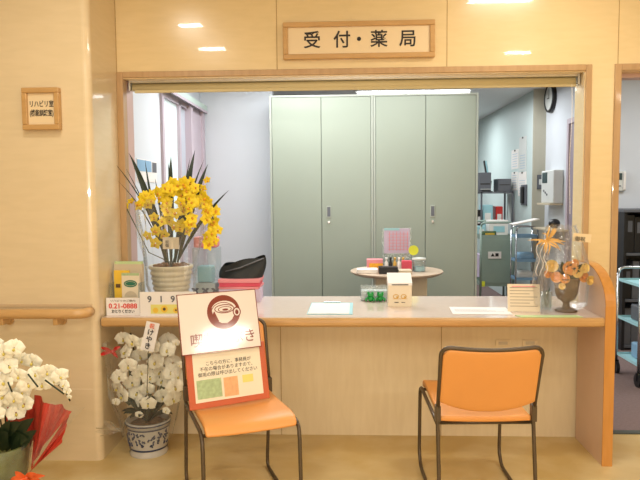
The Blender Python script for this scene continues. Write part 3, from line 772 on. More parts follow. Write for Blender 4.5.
m.ball(c0, .015, 8, 6); m.build('ribbon_bow', M['ribbon_o'], lo, smooth=True)

# -- rose arrangement on the right end of the counter
up_ = Vector(at(566, 311, Z=HC)); up_.z = HC
ra = thing('rose_arrangement', 'orange and peach roses in a bronze urn wrapped in clear film on the counter', 'flowers', up_)
prof = [(.055, 0), (.057, .006), (.045, .012), (.020, .022), (.016, .04), (.022, .052), (.044, .066), (.056, .095), (.060, .13), (.066, .165), (.072, .172), (.068, .178), (.058, .17), (.05, .13), (0, .12)]
MB().lathe(prof, n=32, cap=False).build('urn', M['bronze'], ra, smooth=True)
def rose_mesh(mt):
    m = MB()
    for ring, (r, h, n, op) in enumerate(((.007, .026, 3, .0), (.013, .025, 4, .004), (.020, .021, 5, .009), (.027, .016, 6, .016))):
        for k in range(n):
            a0 = 2*PI*k/n+ring*.5
            def f(u, v):
                a = a0+(u-.5)*2*PI/n*1.45; rr_ = (r*.35+(r*.65+op)*v**1.4); z = h*(v-.35)-.10*op*v+.004*math.cos((u-.5)*PI)
                return Vector((rr_*math.cos(a), -z-.006+0, rr_*math.sin(a)))
            m.grid(f, 4, 4)
    m.ball((0, -.012, 0), .013, 10, 6, 1, 1, 1)
    return m.mesh('rose', [mt], True)
RO, RP = rose_mesh(M['rose_o']), rose_mesh(M['rose_p'])
for px, py, s, me in ((552, 266, 1.0, RP), (556, 277, .9, RO), (570, 268, 1.15, RO), (577, 272, .9, RP), (584, 268, .8, RP), (583, 277, .85, RO), (589, 280, .8, RP), (565, 279, .8, RO), (549, 274, .7, RO), (562, 286, .55, RP), (574, 263, .7, RO)):
    o = bpy.data.objects.new('rose', me); COL.objects.link(o); o.parent = ra; o.location = loc_of(px, py, up_.y-.06+random.uniform(-.02, .02), up_); o.scale = (s*.74,)*3
    o.rotation_euler = (random.uniform(-.2, .5), random.uniform(0, 3), (px-570)/45)
for k in range(48):
    a = random.uniform(0, 2*PI); m = MB(); rr_ = random.uniform(.04, .10)
    tip = Vector((math.cos(a)*rr_, math.sin(a)*rr_*.7-.03, random.uniform(.17, .27)))
    blade(m, (math.cos(a)*.02, math.sin(a)*.02, .17), tip, (0, 0, .03), .032, 6, Vector((0, -1, .4))); m.build('leaf', M['leaf_d'] if k % 2 else M['leaf'], ra, smooth=True)
wrap_film(ra, [(.09, .01, .004), (.135, .04, .008), (.140, .14, .010), (.13, .26, .012), (.11, .36, .012), (.07, .45, .012)], mt='cello2', seed=21, n=30, jitter=.01, c=(-.035, 0))
# gold spidery bow
c0 = loc_of(546, 241, up_.y-.10, up_); m = MB(); rnd = random.Random(2)
for k in range(22):
    a = rnd.uniform(0, 2*PI); L = rnd.uniform(.05, .10)
    d = Vector((math.cos(a)*L, -.02*rnd.random(), math.sin(a)*L*.8)); blade(m, c0, c0+d, (rnd.uniform(-.02, .02), -.03, rnd.uniform(0, .03)), .010, 7)
m.ball(c0, .012, 8, 6); m.build('ribbon_bow', M['ribbon_gold'], ra, smooth=True)
m = MB(); a = c0
for k in range(3):
    pts = [c0+Vector((-.02*k+.012*math.sin(t*1.3+k), .01*math.cos(t*1.3), -.022*t)) for t in range(9)]
    m.tube(pts, .0018, 5)
m.build('ribbon_tail', M['white'], ra, smooth=True)
cc = loc_of(582, 238, up_.y-.08, up_)
m = MB().box((-.045, -.001, -.02), (.045, .001, .022), Matrix.Translation(cc) @ Matrix.Rotation(R(5), 4, 'Y')); m.build('gift_card', M['pale'], ra)
text('lettering', '御祝', .026, M['ink'], ra, cc+Vector((-.01, -.003, -.006)), rot=(PI/2, R(5), 0))
# glass with a green sprig
gp = Vector(at(546, 309, Z=HC)); gp.z = HC
gl = thing('glass_tumbler', 'clear glass with a green sprig beside the bronze urn', 'glass', gp)
MB().lathe([(.024, 0), (.027, .004), (.030, .095), (.028, .095), (.025, .008), (0, .008)], n=24, cap=False).build('tumbler', M['glass'], gl, smooth=True)
m = MB()
for k in range(7):
    a = k*.9; blade(m, (0, 0, .01), (math.cos(a)*.02, math.sin(a)*.02, .05+.012*k), (0, 0, .01), .012, 6)
m.build('sprig', M['green_ink'], gl, smooth=True)
# card in a stand
kp = Vector(at(524, 312, Z=HC)); kp.z = HC
kt = thing('message_card', 'cream message card propped upright left of the rose arrangement', 'card', kp, R(-4))
Mx = Matrix.Rotation(R(-10), 4, 'X')
MB().box((-.082, -.001, .001), (.082, .001, .145), Mx).build('card', M['box_cream'], kt)
m = MB()
for k in range(7):
    z = .125-k*.016; m.box((-.07, -.0018, z), (.07-(k % 3)*.02, -.0012, z+.0022), Mx)
m.build('writing', M['bronze'], kt)
MB().box((-.06, -.0018, .130), (.06, -.0012, .135), Mx).build('heading', M['pink'], kt)
MB().box((-.05, .0, .0), (.05, .045, .003)).build('foot', M['acryl'], kt)
ms = tag(MB().prism([(0, 0), (.30, .0), (.29, .05), (-.02, .05)], 0, .003, 'z').build('green_mat', M['grass_green'], loc=(kp.x-.055, -.345, HC+.001)), 'pale green mat lying on the counter edge in front of the rose urn', 'mat')
# sheet of paper on the counter
q = Vector((.70, -.165, 0)); pl = tag(MB().box((-.15, -.10, 0), (.15, .10, .0015)).build('paper_sheet', M['white'], loc=(q.x, q.y, HC+.001)), 'white printed notice sheet lying flat near the right end of the counter', 'paper')
pl.rotation_euler[2] = R(-4)
m = MB()
for k in range(3): m.box((-.13, -.03+k*.025, .0016), (.12-(k*.04), -.026+k*.025, .0019))
m.build('printing', M['greyp'], pl)

# ------------------------------------------------------------------ things on the counter, left
def flyer_box():
    p = Vector((-1.168, -.19, HC))
    t = thing('brochure_stand', 'cardboard stand of yellow and white leaflets at the left end of the counter', 'stand', p, R(-3))
    m = MB(); m.box((-.08, .045, 0), (.08, .05, .245)); m.box((-.08, -.04, 0), (-.076, .045, .16)); m.box((.076, -.04, 0), (.08, .045, .16)); m.box((-.08, -.04, 0), (.08, -.036, .05)); m.box((-.08, -.04, 0), (.08, .05, .004))
    m.build('holder', M['acryl'], t)
    m = MB(); m.box((-.078, .02, .005), (.078, .044, .255)); m.build('leaflet_stack', M['beige'], t)
    m = MB(); m.box((-.075, .021, .2551), (.075, .043, .268)); m.build('leaflet_top', M['grass_green'], t)
    l = MB().box((-.074, .006, .006), (.01, .018, .222)).build('yellow_leaflet', M['yellow'], t)
    MB().box((-.065, .004, .13), (-.04, .006, .15)).build('print_mark', M['bronze'], l); MB().box((-.03, .004, .03), (-.02, .006, .19)).build('print_mark', M['white'], l)
    l = MB().box((-.022, -.018, .006), (.074, .0, .210)).build('white_leaflet', M['box_cream'], t)
    MB().box((-.022, -.0185, .198), (.074, -.017, .211)).build('header_strip', M['green_p'], l)
    m = MB(); disc(m, .026, .155, .036, .019, -.0195); m.build('oval_logo', M['green_ink'], l, fix=False)
    m = MB(); disc(m, .026, .155, .030, .012, -.0200, hole=(.0285, .0105)); m.build('oval_line', M['box_cream'], l, fix=False)
    m = MB(); disc(m, .026, .085, .034, .03, -.0195, a0=0, a1=PI); m.build('picture', M['beige'], l, fix=False)
    return t
flyer_box()
lp2 = Vector((-1.163, -.275, HC))
t = thing('price_card', 'white card with a red printed number standing in front of the leaflet stand', 'card', lp2)
MB().box((-.088, -.001, 0), (.088, .001, .09)).build('card', M['white'], t)
MB().box((-.085, .001, 0), (.085, .03, .002)).build('foot', M['white'], t)
text('lettering', '0.21-0888', .036, M['red_ink'], t, (0, -.0016, .046), width=.15, bold=.0008)
text('lettering', 'おとりください', .020, M['ink'], t, (0, -.0016, .018), width=.12, bold=.0005)
text('lettering', 'リハビリのご案内', .012, M['bronze'], t, (0, -.0016, .074), width=.13)
p = at(115, 310, Z=HC)
t = tag(MB().box((-.006, -.03, 0), (.006, .03, .21)).build('thin_booklet', M['pillar'], loc=(XL+.008, -.13, HC)), 'thin grey booklet standing against the column at the counter end', 'booklet')
# calendar
t = thing('date_board', 'white date board with large numerals and an orange flower picture beside the yellow orchid pot', 'calendar', (-.918, -.30, HC), R(2))
MB().box((-.145, -.001, 0), (.145, .003, .125)).build('board', M['white'], t)
MB().box((-.13, .003, 0), (.13, .03, .003)).build('foot', M['white'], t)
for s, x in (('9', -.095), ('1', -.035), ('9', .025)): text('lettering', s, .045, M['greyp'], t, (x, -.0016, .086), bold=.0012)
MB().box((-.09, -.0018, .012), (.14, -.001, .06)).build('picture', M['yellow_p'], t)
m = MB(); disc(m, -.02, .036, .018, .018, -.0022); disc(m, .04, .03, .014, .014, -.0022); disc(m, -.065, .03, .014, .014, -.0022); disc(m, .08, .04, .014, .014, -.0022); m.build('flower_print', M['yellow'], t, fix=False)
m = MB(); disc(m, -.02, .036, .008, .008, -.0025); disc(m, .04, .03, .005, .005, -.0025); m.build('flower_centre', M['bronze'], t, fix=False)
# clear box with pink packet
p = Vector((-.835, .245, HC))
t = thing('clear_case', 'clear plastic case with grey contents beside the yellow orchid', 'box', p, R(-4))
MB().box((-.072, -.06, 0), (.072, .06, .31)).build('case', M['acryl'], t, bevel=.004)
MB().box((-.06, -.045, .005), (.06, .045, .10)).build('contents', M['plastic'], t, bevel=.004)
MB().box((-.05, -.04, .102), (.04, .04, .20)).build('contents', M['blue_l'], t, bevel=.01)
t = tag(MB().box((-.07, -.05, 0), (.066, .05, .062)).build('pink_packet', M['pink'], bevel=.008, loc=(-.83, .235, HC+.3115)), 'pink paper packet lying on top of the clear case', 'packet')
# files and papers pile
p = Vector((-.625, .21, HC)); z = .0
for nm, lab, mt, w_, h_, rz in (('paper_stack', 'thick pile of pale papers under the pink folders', 'lilac', .24, .075, 3), ('folder', 'lowest pink folder on the pile of papers beside the black pouch', 'pink', .235, .014, -2), ('folder', 'bright red-pink folder between two paler ones under the black pouch', 'hotpink', .235, .022, 3), ('folder', 'topmost pale pink folder directly under the black pouch', 'pink', .24, .022, 0)):
    o = MB().box((-w_/2, -.10, 0), (w_/2, .10, h_)).build(nm, M[mt], loc=(p.x+.002, p.y, HC+z), bevel=.002); o.rotation_euler[2] = R(rz); tag(o, lab, 'folder' if nm == 'folder' else 'papers'); z += h_+.0005
# black pouch
m = MB()
def pouch(u, v):
    a = u*2*PI; x = .13*math.cos(a); y = .075*math.sin(a)
    k = v; hgt = .075+.05*(.5+.5*math.cos(a))
    sh = 1-.25*k**3; lean = .05*k
    return Vector((x*sh+lean*(.5+.5*math.cos(a)), y*sh*(1-.75*k), k*hgt+.008*math.sin(3*a)*k))
m.grid(pouch, 28, 8); m.add([(.13*math.cos(2*PI*k/28), .075*math.sin(2*PI*k/28), 0) for k in range(28)], [tuple(range(28))])
t = thing('pouch', 'black nylon pouch resting on the pink folders', 'bag', (-.625, .20, HC+z+.001))
m.build('body', M['blackcloth'], t, smooth=True)
MB().tube([(-.08, -.055, .04), (0, -.062, .06), (.08, -.045, .09), (.14, -.02, .112)], .004, 6).build('zip', M['greyp'], t, smooth=True)
# little ribbons behind the signboard
for px, lab in ((196, 'left small dark ribbon trinket peeping above the white signboard'), (206, 'middle small dark ribbon trinket peeping above the white signboard'), (215, 'right small dark ribbon trinket peeping above the white signboard')):
    q = at(px, 290, Y=-.06)
    t = thing('ribbon_trinket', lab, 'ornament', (q.x, -.06, HC), random.uniform(-.3, .3))
    MB().lathe([(.014, 0), (.014, .05), (.006, .055), (.004, .09)], n=12).build('bottle', M['acryl'], t, smooth=True)
    m = MB()
    for dx, dz in ((-.022, .012), (.022, .012), (-.016, -.02), (.016, -.02)): blade(m, Vector((0, -.008, .095)), Vector((dx, -.012, .095+dz)), (0, -.008, .008), .016, 5)
    m.build('bow', M['greyp'], t, smooth=True)

# ------------------------------------------------------------------ things on the counter, middle
t = thing('clipboard', 'pale blue clipboard with a white form lying in the middle left of the counter', 'clipboard', (-.085, -.10, HC), R(-1))
MB().box((-.118, -.165, 0), (.118, .175, .004)).build('board', M['blue_l'], t, bevel=.001)
MB().box((-.05, .145, .004), (.05, .172, .010)).build('clip', M['blue_l'], t, bevel=.003)
MB().cyl((-.045, .15, .011), (.045, .15, .011), .003, n=8).build('clip_bar', M['chrome'], t)
MB().box((-.112, -.162, .0042), (.10, .148, .0058)).build('paper_form', M['white'], t)
# clear tray with two green bows
q = Vector((.165, .02, HC)); q = at(375, 301, Z=HC)
t = thing('clear_tray', 'clear plastic box standing left of the cream collection box', 'box', (q.x, q.y+.035, HC), R(2))
m = MB(); a_, b_, h_ = .082, .035, .085
m.box((-a_, -b_, 0), (a_, b_, .003)); m.box((-a_, -b_, .003), (a_, -b_+.002, h_)); m.box((-a_, b_-.002, .003), (a_, b_, h_)); m.box((-a_, -b_+.002, .003), (-a_+.002, b_-.002, h_)); m.box((a_-.002, -b_+.002, .003), (a_, b_-.002, h_))
m.build('box', M['acryl'], t)
MB().box((-a_+.004, -b_+.004, .0035), (a_-.004, b_-.004, .060)).build('contents', M['plastic'], t, bevel=.004)
for dx, lab in ((-.026, 'left bright green frog-shaped clip in front of the clear box'), (.030, 'right bright green frog-shaped clip in front of the clear box')):
    t = thing('green_clip', lab, 'ornament', (q.x+dx, q.y-.022, HC), random.uniform(-.3, .3)); t.scale = (1.25, 1.25, 1.2)
    m = MB(); m.ball((0, 0, .014), .013, 12, 8, 1.1, .8, 1.0); m.build('body', M['frog'], t, smooth=True)
    m = MB(); m.ball((0, -.001, .033), .012, 12, 8, 1.3, .9, .8); m.ball((-.010, -.003, .043), .006, 8, 6); m.ball((.010, -.003, .043), .006, 8, 6); m.build('head', M['frog'], t, smooth=True)
    m = MB()
    for s in (-1, 1): m.tube([(s*.010, 0, .022), (s*.020, -.006, .014), (s*.018, -.012, .004)], .004, 6)
    m.build('limbs', M['frog'], t, smooth=True)
# collection box
q = at(400, 307, Z=HC)
t = thing('collection_box', 'cream cardboard collection box with a slotted white lid in the middle of the counter', 'box', (q.x, q.y+.045, HC), R(0))
MB().box((-.064, -.045, 0), (.064, .045, .122)).build('body', M['box_cream'], t, bevel=.002)
MB().prism([(-.047, .119), (.047, .119), (.047, .175), (.03, .180), (-.047, .132)], -.066, .066, 'x').build('lid', M['white'], t)
MB().box((-.045, -.0485, .121), (.045, -.0465, .1255)).build('slot', M['ink'], t)
m = MB()
for cx_ in (-.022, .02):
    disc(m, cx_, .058, .016, .013, -.0465, hole=(.012, .009)); disc(m, cx_+.006, .055, .005, .005, -.0465)
m.box((-.04, -.0468, .044), (.04, -.0462, .0465)); m.build('gold_drawing', M['gold'], t, fix=False)
MB().box((-.03, -.0468, .024), (-.008, -.0455, .028)).box((.008, -.0468, .024), (.028, -.0455, .027)).build('printing', M['ink'], t)

# ------------------------------------------------------------------ lockers
LY = 2.025
def locker(x, label):
    t = thing('steel_locker', label, 'locker', (x, LY, 0))
    Wd, H_ = .90, 2.222
    m = MB(); m.box((0, .006, 0), (.018, .39, H_)); m.box((Wd-.018, .006, 0), (Wd, .39, H_)); m.box((.018, .006, H_-.018), (Wd-.018, .39, H_)); m.box((.018, .006, 0), (Wd-.018, .39, .06)); m.box((.018, .36, .06), (Wd-.018, .39, H_-.018))
    m.build('body', M['locker_edge'], t, bevel=.002)
    MB().box((.018, .02, .06), (Wd-.018, .03, H_-.018)).build('interior', M['dark'], t)
    d1 = MB().box((.021, .004, .064), (Wd/2-.002, .022, H_-.021)).build('door', M['locker'], t, bevel=.003)
    d2 = MB().box((Wd/2+.002, .004, .064), (Wd-.021, .022, H_-.021)).build('door', M['locker'], t, bevel=.003)
    hx = Wd/2+.062; zc = 1.352-(214-200)/115*1.0
    zc = 1.21
    MB().box((hx-.020, -.002, zc-.052), (hx+.020, .006, zc+.052)).build('handle_plate', M['locker_edge'], d2, bevel=.003)
    MB().box((hx-.014, -.003, zc-.042), (hx+.014, -.0015, zc+.042)).build('handle', M['greyp'], d2, bevel=.002)
    MB().cyl((hx, .004, zc-.09), (hx, -.008, zc-.09), .011, n=14).build('lock', M['chrome'], d2)
    return t
locker(-.664, 'tall grey steel locker on the left of the pair behind the counter')
locker(.239, 'tall grey steel locker on the right of the pair behind the counter')

# ------------------------------------------------------------------ round table behind the counter
TY = 1.42; tz = .765
tc_ = Vector((.39, TY, 0))
t = thing('round_table', 'small round wooden table on a beige column behind the counter', 'table', tc_)
MB().lathe([(0, tz-.028), (.33, tz-.028), (.357, tz-.012), (.36, tz-.004), (.357, tz), (0, tz)], n=56, cap=False).build('tabletop', M['tabletop'], t, smooth=False)
MB().box((-.17, -.15, .02), (.22, .15, tz-.03)).build('pedestal', M['beige'], t, bevel=.006)
MB().box((-.24, -.2, 0), (.28, .2, .02)).build('base', M['beige'], t, bevel=.004)
def on_table(px, Y): return at(px, 272, Y=Y).x
def tb(name, label, cat, mt, x0_, x1_, y0_, y1_, h, zoff=0, bev=.003):
    xa, xb = at(x0_, 270, Y=y0_).x, at(x1_, 270, Y=y0_).x
    o = MB().box((-(xb-xa)/2, 0, 0), ((xb-xa)/2, y1_-y0_, h)).build(name, M[mt], bevel=bev, loc=((xa+xb)/2, y0_, tz+.001+zoff)); return tag(o, label, cat)
tb('flat_box', 'flat white box on the left edge of the round table', 'box', 'white', 357, 378, 1.22, 1.34, .03)
o = tb('snack_box', 'small pink and orange box on the round table', 'box', 'pink', 367, 383, 1.42, 1.50, .085)
MB().box((-.045, -.002, .012), (.062, -.0005, .055)).build('print_panel', M['lip_y'], o)
tb('pen_case', 'black case at the front of the round table', 'case', 'black', 379, 398, 1.18, 1.27, .052)
# display stand
xs = at(397, 245, Y=1.45).x
t = thing('display_stand', 'clear display stand with a pink gridded sheet on the round table', 'stand', (xs, 1.45, tz))
MB().box((-.115, .02, .0), (.115, .026, .33)).build('back_panel', M['acryl'], t)
MB().box((-.115, -.07, 0), (.115, .02, .004)).build('shelf', M['acryl'], t)
MB().box((-.115, -.07, .004), (-.111, .02, .20)).build('side_panel', M['acryl'], t); MB().box((.111, -.07, .004), (.115, .02, .20)).build('side_panel', M['acryl'], t)
sh = MB().box((-.10, .012, .13), (.10, .018, .325)).build('gridded_sheet', M['lilac'], t)
m = MB()
for k in range(6): m.box((-.06+k*.028, .0105, .15), (-.056+k*.028, .0115, .30))
for k in range(6): m.box((-.07, .0105, .16+k*.024), (.09, .0115, .163+k*.024))
m.build('grid_lines', M['pink'], sh)
MB().box((-.10, .0105, .31), (.02, .0118, .328)).build('blue_header', M['blue_l'], sh)
for k in range(5):
    o = tag(MB().lathe([(.013, 0), (.014, .003), (.014, .055), (.006, .068), (.006, .078), (.009, .080), (.009, .095), (0, .096)], n=14, cap=False).build('small_bottle', [M['white'], M['ink'], M['gold'], M['white'], M['gold']][k], loc=(xs-.085+k*.033, 1.425, tz+.006), smooth=True), ['white bottle at the left end of the row in the display stand', 'black little bottle second in the row in the display stand', 'gold little bottle in the middle of the row in the display stand', 'white bottle fourth in the row in the display stand', 'gold bottle at the right end of the row in the display stand'][k], 'bottle', 'small bottles in the display stand')
o = tb('pink_box', 'small red-pink box beside the bottles on the round table', 'box', 'hotpink', 402, 412, 1.30, 1.36, .085)
xt = at(413.5, 247, Y=1.33).x
t = thing('yellow_tag', 'round yellow price tag on a thin wire on the round table', 'tag', (xt, 1.33, tz))
MB().cyl((0, 0, 0), (0, 0, .17), .0015, n=6).build('wire', M['chrome'], t)
MB().lathe([(.038, 0), (.038, .002)], n=24, M=Matrix.Translation((0, 0, .165)) @ Matrix.Rotation(PI/2, 4, 'X')).build('disc', M['tag_y'], t)
MB().lathe([(.016, 0), (.016, .004)], n=16).build('foot', M['plastic'], t)
xt = at(419, 262, Y=1.34).x
t = thing('clear_canister', 'clear lidded canister with blue contents at the right of the round table', 'container', (xt, 1.34, tz+.001))
MB().lathe([(.046, 0), (.05, .005), (.05, .08), (.046, .09), (.0, .09)], n=28, cap=False).build('jar', M['acryl'], t, smooth=True)
MB().lathe([(.043, .004), (.043, .04)], n=20).build('contents', M['blue_l'], t); MB().lathe([(.052, .091), (.052, .103), (.02, .108)], n=28).build('lid', M['plastic'], t)
tb('card_pack', 'low white pack of cards in front of the display stand on the round table', 'box', 'beige', 399, 412, 1.16, 1.26, .03)

# ------------------------------------------------------------------ office, right side
# clock on the right wall
t = thing('wall_clock', 'round wall clock with a black rim high on the office right wall', 'clock', (2.2, 3.40, 2.37))
Mx = Matrix.Rotation(-PI/2, 4, 'Y')
MB().lathe([(.15, 0), (.155, .02), (.15, .04), (.132, .045), (.130, .03), (0, .03)], n=40, M=Mx, cap=False).build('rim', M['black'], t, smooth=True)
MB().lathe([(.131, .031), (.131, .033)], n=40, M=Mx).build('face', M['plastic'], t)
MB().box((-.037, -.004, -.01), (-.035, .004, .09)).build('hand', M['ink'], t); MB().box((-.037, -.01, -.004), (-.035, .06, .004)).build('hand', M['ink'], t)
# wall unit with a display
t = thing('wall_panel_unit', 'white wall-mounted control unit with a dark display on the office right wall', 'control unit', (2.2, 3.2, 1.255))
MB().box((-.10, -.2, 0), (0, .2, .34)).build('case', M['plastic'], t, bevel=.01)
MB().box((-.104, .0, .21), (-.098, .16, .32)).build('display', M['screen'], t, bevel=.002)
for k in range(3): MB().cyl((-.098, .1-.05*k, .13-.02*k), (-.106, .1-.05*k, .13-.02*k), .012, n=12).build('button', M['greyp'], t)
MB().box((-.13, -.2, -.02), (0, .25, -.001)).build('ledge', M['beige'], t, bevel=.002)
t = thing('switch_plate', 'grey light switch plate on the pillar edge beside the control unit', 'switch', (2.145, 3.588, at(539, 182, Y=3.58).z))
MB().box((-.035, -.008, -.08), (.035, 0, .08)).build('plate', M['greyp'], t, bevel=.003); MB().box((-.015, -.012, -.03), (.015, -.007, .03)).build('rocker', M['plastic'], t, bevel=.002)
# intercom seen through the doorway
p = at(620, 181, Y=2.33)
t = thing('intercom', 'white wall intercom with a small dark screen seen through the doorway', 'intercom', (p.x, 2.349, p.z))
MB().box((-.045, -.03, -.09), (.05, 0, .09)).build('case', M['plastic'], t, bevel=.006)
MB().box((-.035, -.034, .01), (.012, -.029, .07)).build('screen', M['screen'], t); MB().box((.022, -.045, -.08), (.045, -.028, .08)).build('handset', M['white'], t, bevel=.006)
MB().box((-.03, -.034, -.05), (.005, -.029, -.04)).build('button', M['greyp'], t)
# papers pinned on the far right wall
k = 0
for (pa, ya, pb, yb, mt, lab) in ((514, 150, 521, 168, 'white', 'upper left white sheet pinned to the far office wall'), (522, 137, 529, 170, 'plastic', 'tall pale sheet pinned to the far office wall'), (514, 172, 520, 190, 'white', 'lower left white sheet pinned to the far office wall'), (521, 172, 529, 196, 'white', 'lower right white sheet pinned to the far office wall')):
    a = at(pa, ya, X=2.075); b = at(pb, yb, X=2.075)
    t = thing('pinned_paper', lab, 'paper', (2.079, (a.y+b.y)/2+.12, b.z))
    MB().box((-.003, -(abs(a.y-b.y))/2, 0), (0, abs(a.y-b.y)/2, a.z-b.z)).build('sheet', M[mt], t)
    m = MB()
    for j in range(6): m.box((-.0045, -abs(a.y-b.y)*.35, .03+j*.03), (-.003, abs(a.y-b.y)*.35, .034+j*.03))
    m.build('printing', M['blue_s'], t)
    MB().box((-.008, -.02, (a.z-b.z)-.02), (-.003, .02, (a.z-b.z)-.002)).build('clip', M['ink'], t)
# wall phone
a = at(524, 195, X=2.07); t = thing('wall_phone', 'dark wall phone handset on the far office wall', 'phone', (2.0795, a.y, a.z))
MB().box((-.02, -.10, -.12), (0, .10, .12)).build('base', M['greyp'], t, bevel=.005); MB().box((-.05, -.05, -.10), (-.021, .03, .10)).build('handset', M['black'], t, bevel=.012)
# equipment rack
RX0, RX1, RY = 1.66, 2.06, 4.35
t = thing('equipment_rack', 'grey metal rack with three shelves in the far right of the office', 'rack', (0, 0, 0))
for x in (RX0, RX1-.02):
    for y in (RY, RY+.38): MB().box((x, y, 0), (x+.02, y+.02, 1.40)).build('post', M['greyp'], t)
for z in (.25, .8, 1.36): MB().box((RX0, RY, z), (RX1, RY+.40, z+.02)).build('shelf', M['greyp'], t)
def rk(name, label, cat, mt, pa, pb, zt_, zb, y, dy=.25, bev=.006, kids=None):
    xa, xb = at(pa, 200, Y=y).x, min(at(pb, 200, Y=y).x, 2.06)
    o = MB().box((-(xb-xa)/2, 0, 0), ((xb-xa)/2, dy, zt_-zb)).build(name, M[mt], bevel=bev, loc=((xa+xb)/2, y, zb)); return tag(o, label, cat), xb-xa
o, w_ = rk('printer', 'dark grey printer at the left of the top shelf of the rack', 'printer', 'greyp', 479, 491, 1.62, 1.3815, RY+.03)
MB().box((-w_*.4, -.002, .09), (w_*.4, .0, .105)).build('paper_slot', M['ink'], o); MB().box((-w_*.4, -.05, .03), (w_*.4, -.0005, .036)).build('tray', M['plastic'], o)
o, w_ = rk('label_printer', 'smaller grey printer at the right of the top shelf of the rack', 'printer', 'greyp', 498, 511, 1.54, 1.3815, RY+.03)
MB().box((-w_*.4, -.002, .08), (w_*.4, .0, .09)).build('paper_slot', M['ink'], o)
# monitor seen edge-on between them
a = at(492.5, 185, Y=RY+.2)
t = thing('monitor', 'slanted flat monitor between the two printers on the rack', 'monitor', (a.x+.005, RY+.31, 1.3815), R(80))
MB().box((-.09, -.01, .10), (.09, .012, .40), Matrix.Rotation(R(-10), 4, 'X')).build('screen', M['blue_l'], t, bevel=.004)
MB().box((-.095, .0125, .095), (.095, .028, .405), Matrix.Rotation(R(-10), 4, 'X')).build('shell', M['black'], t, bevel=.004)
MB().cyl((0, .02, .01), (0, .0, .14), .012, n=10).build('neck', M['black'], t); MB().lathe([(.028, 0), (.028, .01)], n=20).build('foot', M['black'], t)
for (nm, lab, cat, mt, a_, b_, z1, z0, y) in (('file_box', 'black file box on the middle shelf of the rack', 'box', 'black', 477, 482, 1.16, .8215, RY+.04), ('file_box', 'pale blue file box on the middle shelf of the rack', 'box', 'blue_l', 483, 493, 1.22, .8215, RY+.05),
        ('tin', 'red tin on the middle shelf of the rack', 'tin', 'ribbon', 496, 503, 1.20, .8215, RY+.06), ('file_box', 'lilac box on the low shelf of the rack', 'box', 'lilac', 480, 490, .6, .2715, RY+.06), ('file_box', 'pale grey box on the low shelf of the rack', 'box', 'plastic', 492, 502, .55, .2715, RY+.06)):
    o, w_ = rk(nm, lab, cat, mt, a_, b_, z1, z0, y, .22)
    MB().box((-w_*.3, -.003, (z1-z0)*.5), (w_*.3, -.0005, (z1-z0)*.75)).build('spine_label', M['white'], o)

def cart(name, label, x0_, x1_, y0_, y1_, zs, ztop, mt, mshelf, r=.011, lip=.03, wheels=.04, solid_front=False):
    t = thing(name, label, 'cart', ((x0_+x1_)/2, (y0_+y1_)/2, 0))
    a, b = (x1_-x0_)/2, (y1_-y0_)/2
    for sx in (-1, 1):
        for sy in (-1, 1):
            MB().cyl((sx*a, sy*b, wheels*2), (sx*a, sy*b, ztop-.04), r, n=10).build('post', M[mt], t, smooth=True)
            w_ = MB(); w_.cyl((sx*a-.012, sy*b, wheels), (sx*a+.012, sy*b, wheels), wheels, n=18); w_.box((sx*a-.017, sy*b-.008, wheels), (sx*a+.017, sy*b+.008, wheels*2+.01)); w_.build('caster', M['black'], t)
    for sy in (-1, 1):
        MB().tube([(-a, sy*b, ztop-.05), (-a+.01, sy*b, ztop-.015), (-a+.04, sy*b, ztop), (a-.04, sy*b, ztop), (a-.01, sy*b, ztop-.015), (a, sy*b, ztop-.05)], r, 10).build('handle', M[mt], t, smooth=True)
    for z in zs:
        m = MB(); m.box((-a, -b, z), (a, b, z+.006))
        m.box((-a, -b, z+.006), (a, -b+.004, z+lip)); m.box((-a, b-.004, z+.006), (a, b, z+lip)); m.box((-a, -b+.004, z+.006), (-a+.004, b-.004, z+lip)); m.box((a-.004, -b+.004, z+.006), (a, b-.004, z+lip))
        m.build('shelf', M[mshelf], t)
    if solid_front:
        f = MB().box((-a+.01, -b-.004, zs[0]+.04), (a-.01, -b, zs[-1])).build('front_panel', M['cart'], t)
        MB().box((-a*.55, -b-.008, .62), (a*.25, -b-.0045, .70)).build('notice', M['white'], f)
        text('lettering', '▲■', .05, M['ink'], f, (-a*.15, -b-.009, .66))
        MB().box((-a+.015, -b-.009, .30), (-a+.05, -b-.0045, .36)).build('yellow_tag', M['tag_y'], f)
    return t
cart('utility_cart', 'grey-green panelled cart with dark casters in the far office', 1.53, 1.90, 3.72, 4.15, (.30, .84), 1.03, 'cart', 'cart', r=.012, lip=.05, wheels=.06, solid_front=True)
o = tag(MB().prism([(-.1, 0), (.10, 0), (.09, .06), (-.06, .085)], -.08, .08, 'x').build('bag', M['leaf'], loc=(1.64, 3.85, .8475), bevel=.01), 'green and yellow packet lying on top of the grey-green cart', 'packet')
MB().box((-.05, -.103, .02), (.05, -.08, .06)).build('yellow_print', M['yellow'], o)
o = tag(MB().box((-.11, -.09, 0), (.11, .09, .20)).build('carton', M['white'], loc=(1.78, 4.02, .8475), bevel=.006), 'white carton at the back of the grey-green cart top', 'box')
MB().box((-.06, -.092, .06), (.07, -.0905, .13)).build('label_patch', M['blue_l'], o)
o = tag(MB().box((-.05, -.05, 0), (.05, .05, .13)).build('carton', M['blue_l'], loc=(1.60, 4.07, .8475), bevel=.006), 'small pale blue carton at the back left of the grey-green cart top', 'box')
MB().box((-.03, -.052, .03), (.03, -.0505, .09)).build('label_patch', M['white'], o)
cart('trolley', 'slim trolley with pale blue shelves in front of the control unit', 1.83, 2.06, 3.35, 3.56, (.42, .62, .88), 1.0, 'chrome', 'blue_s', r=.008)
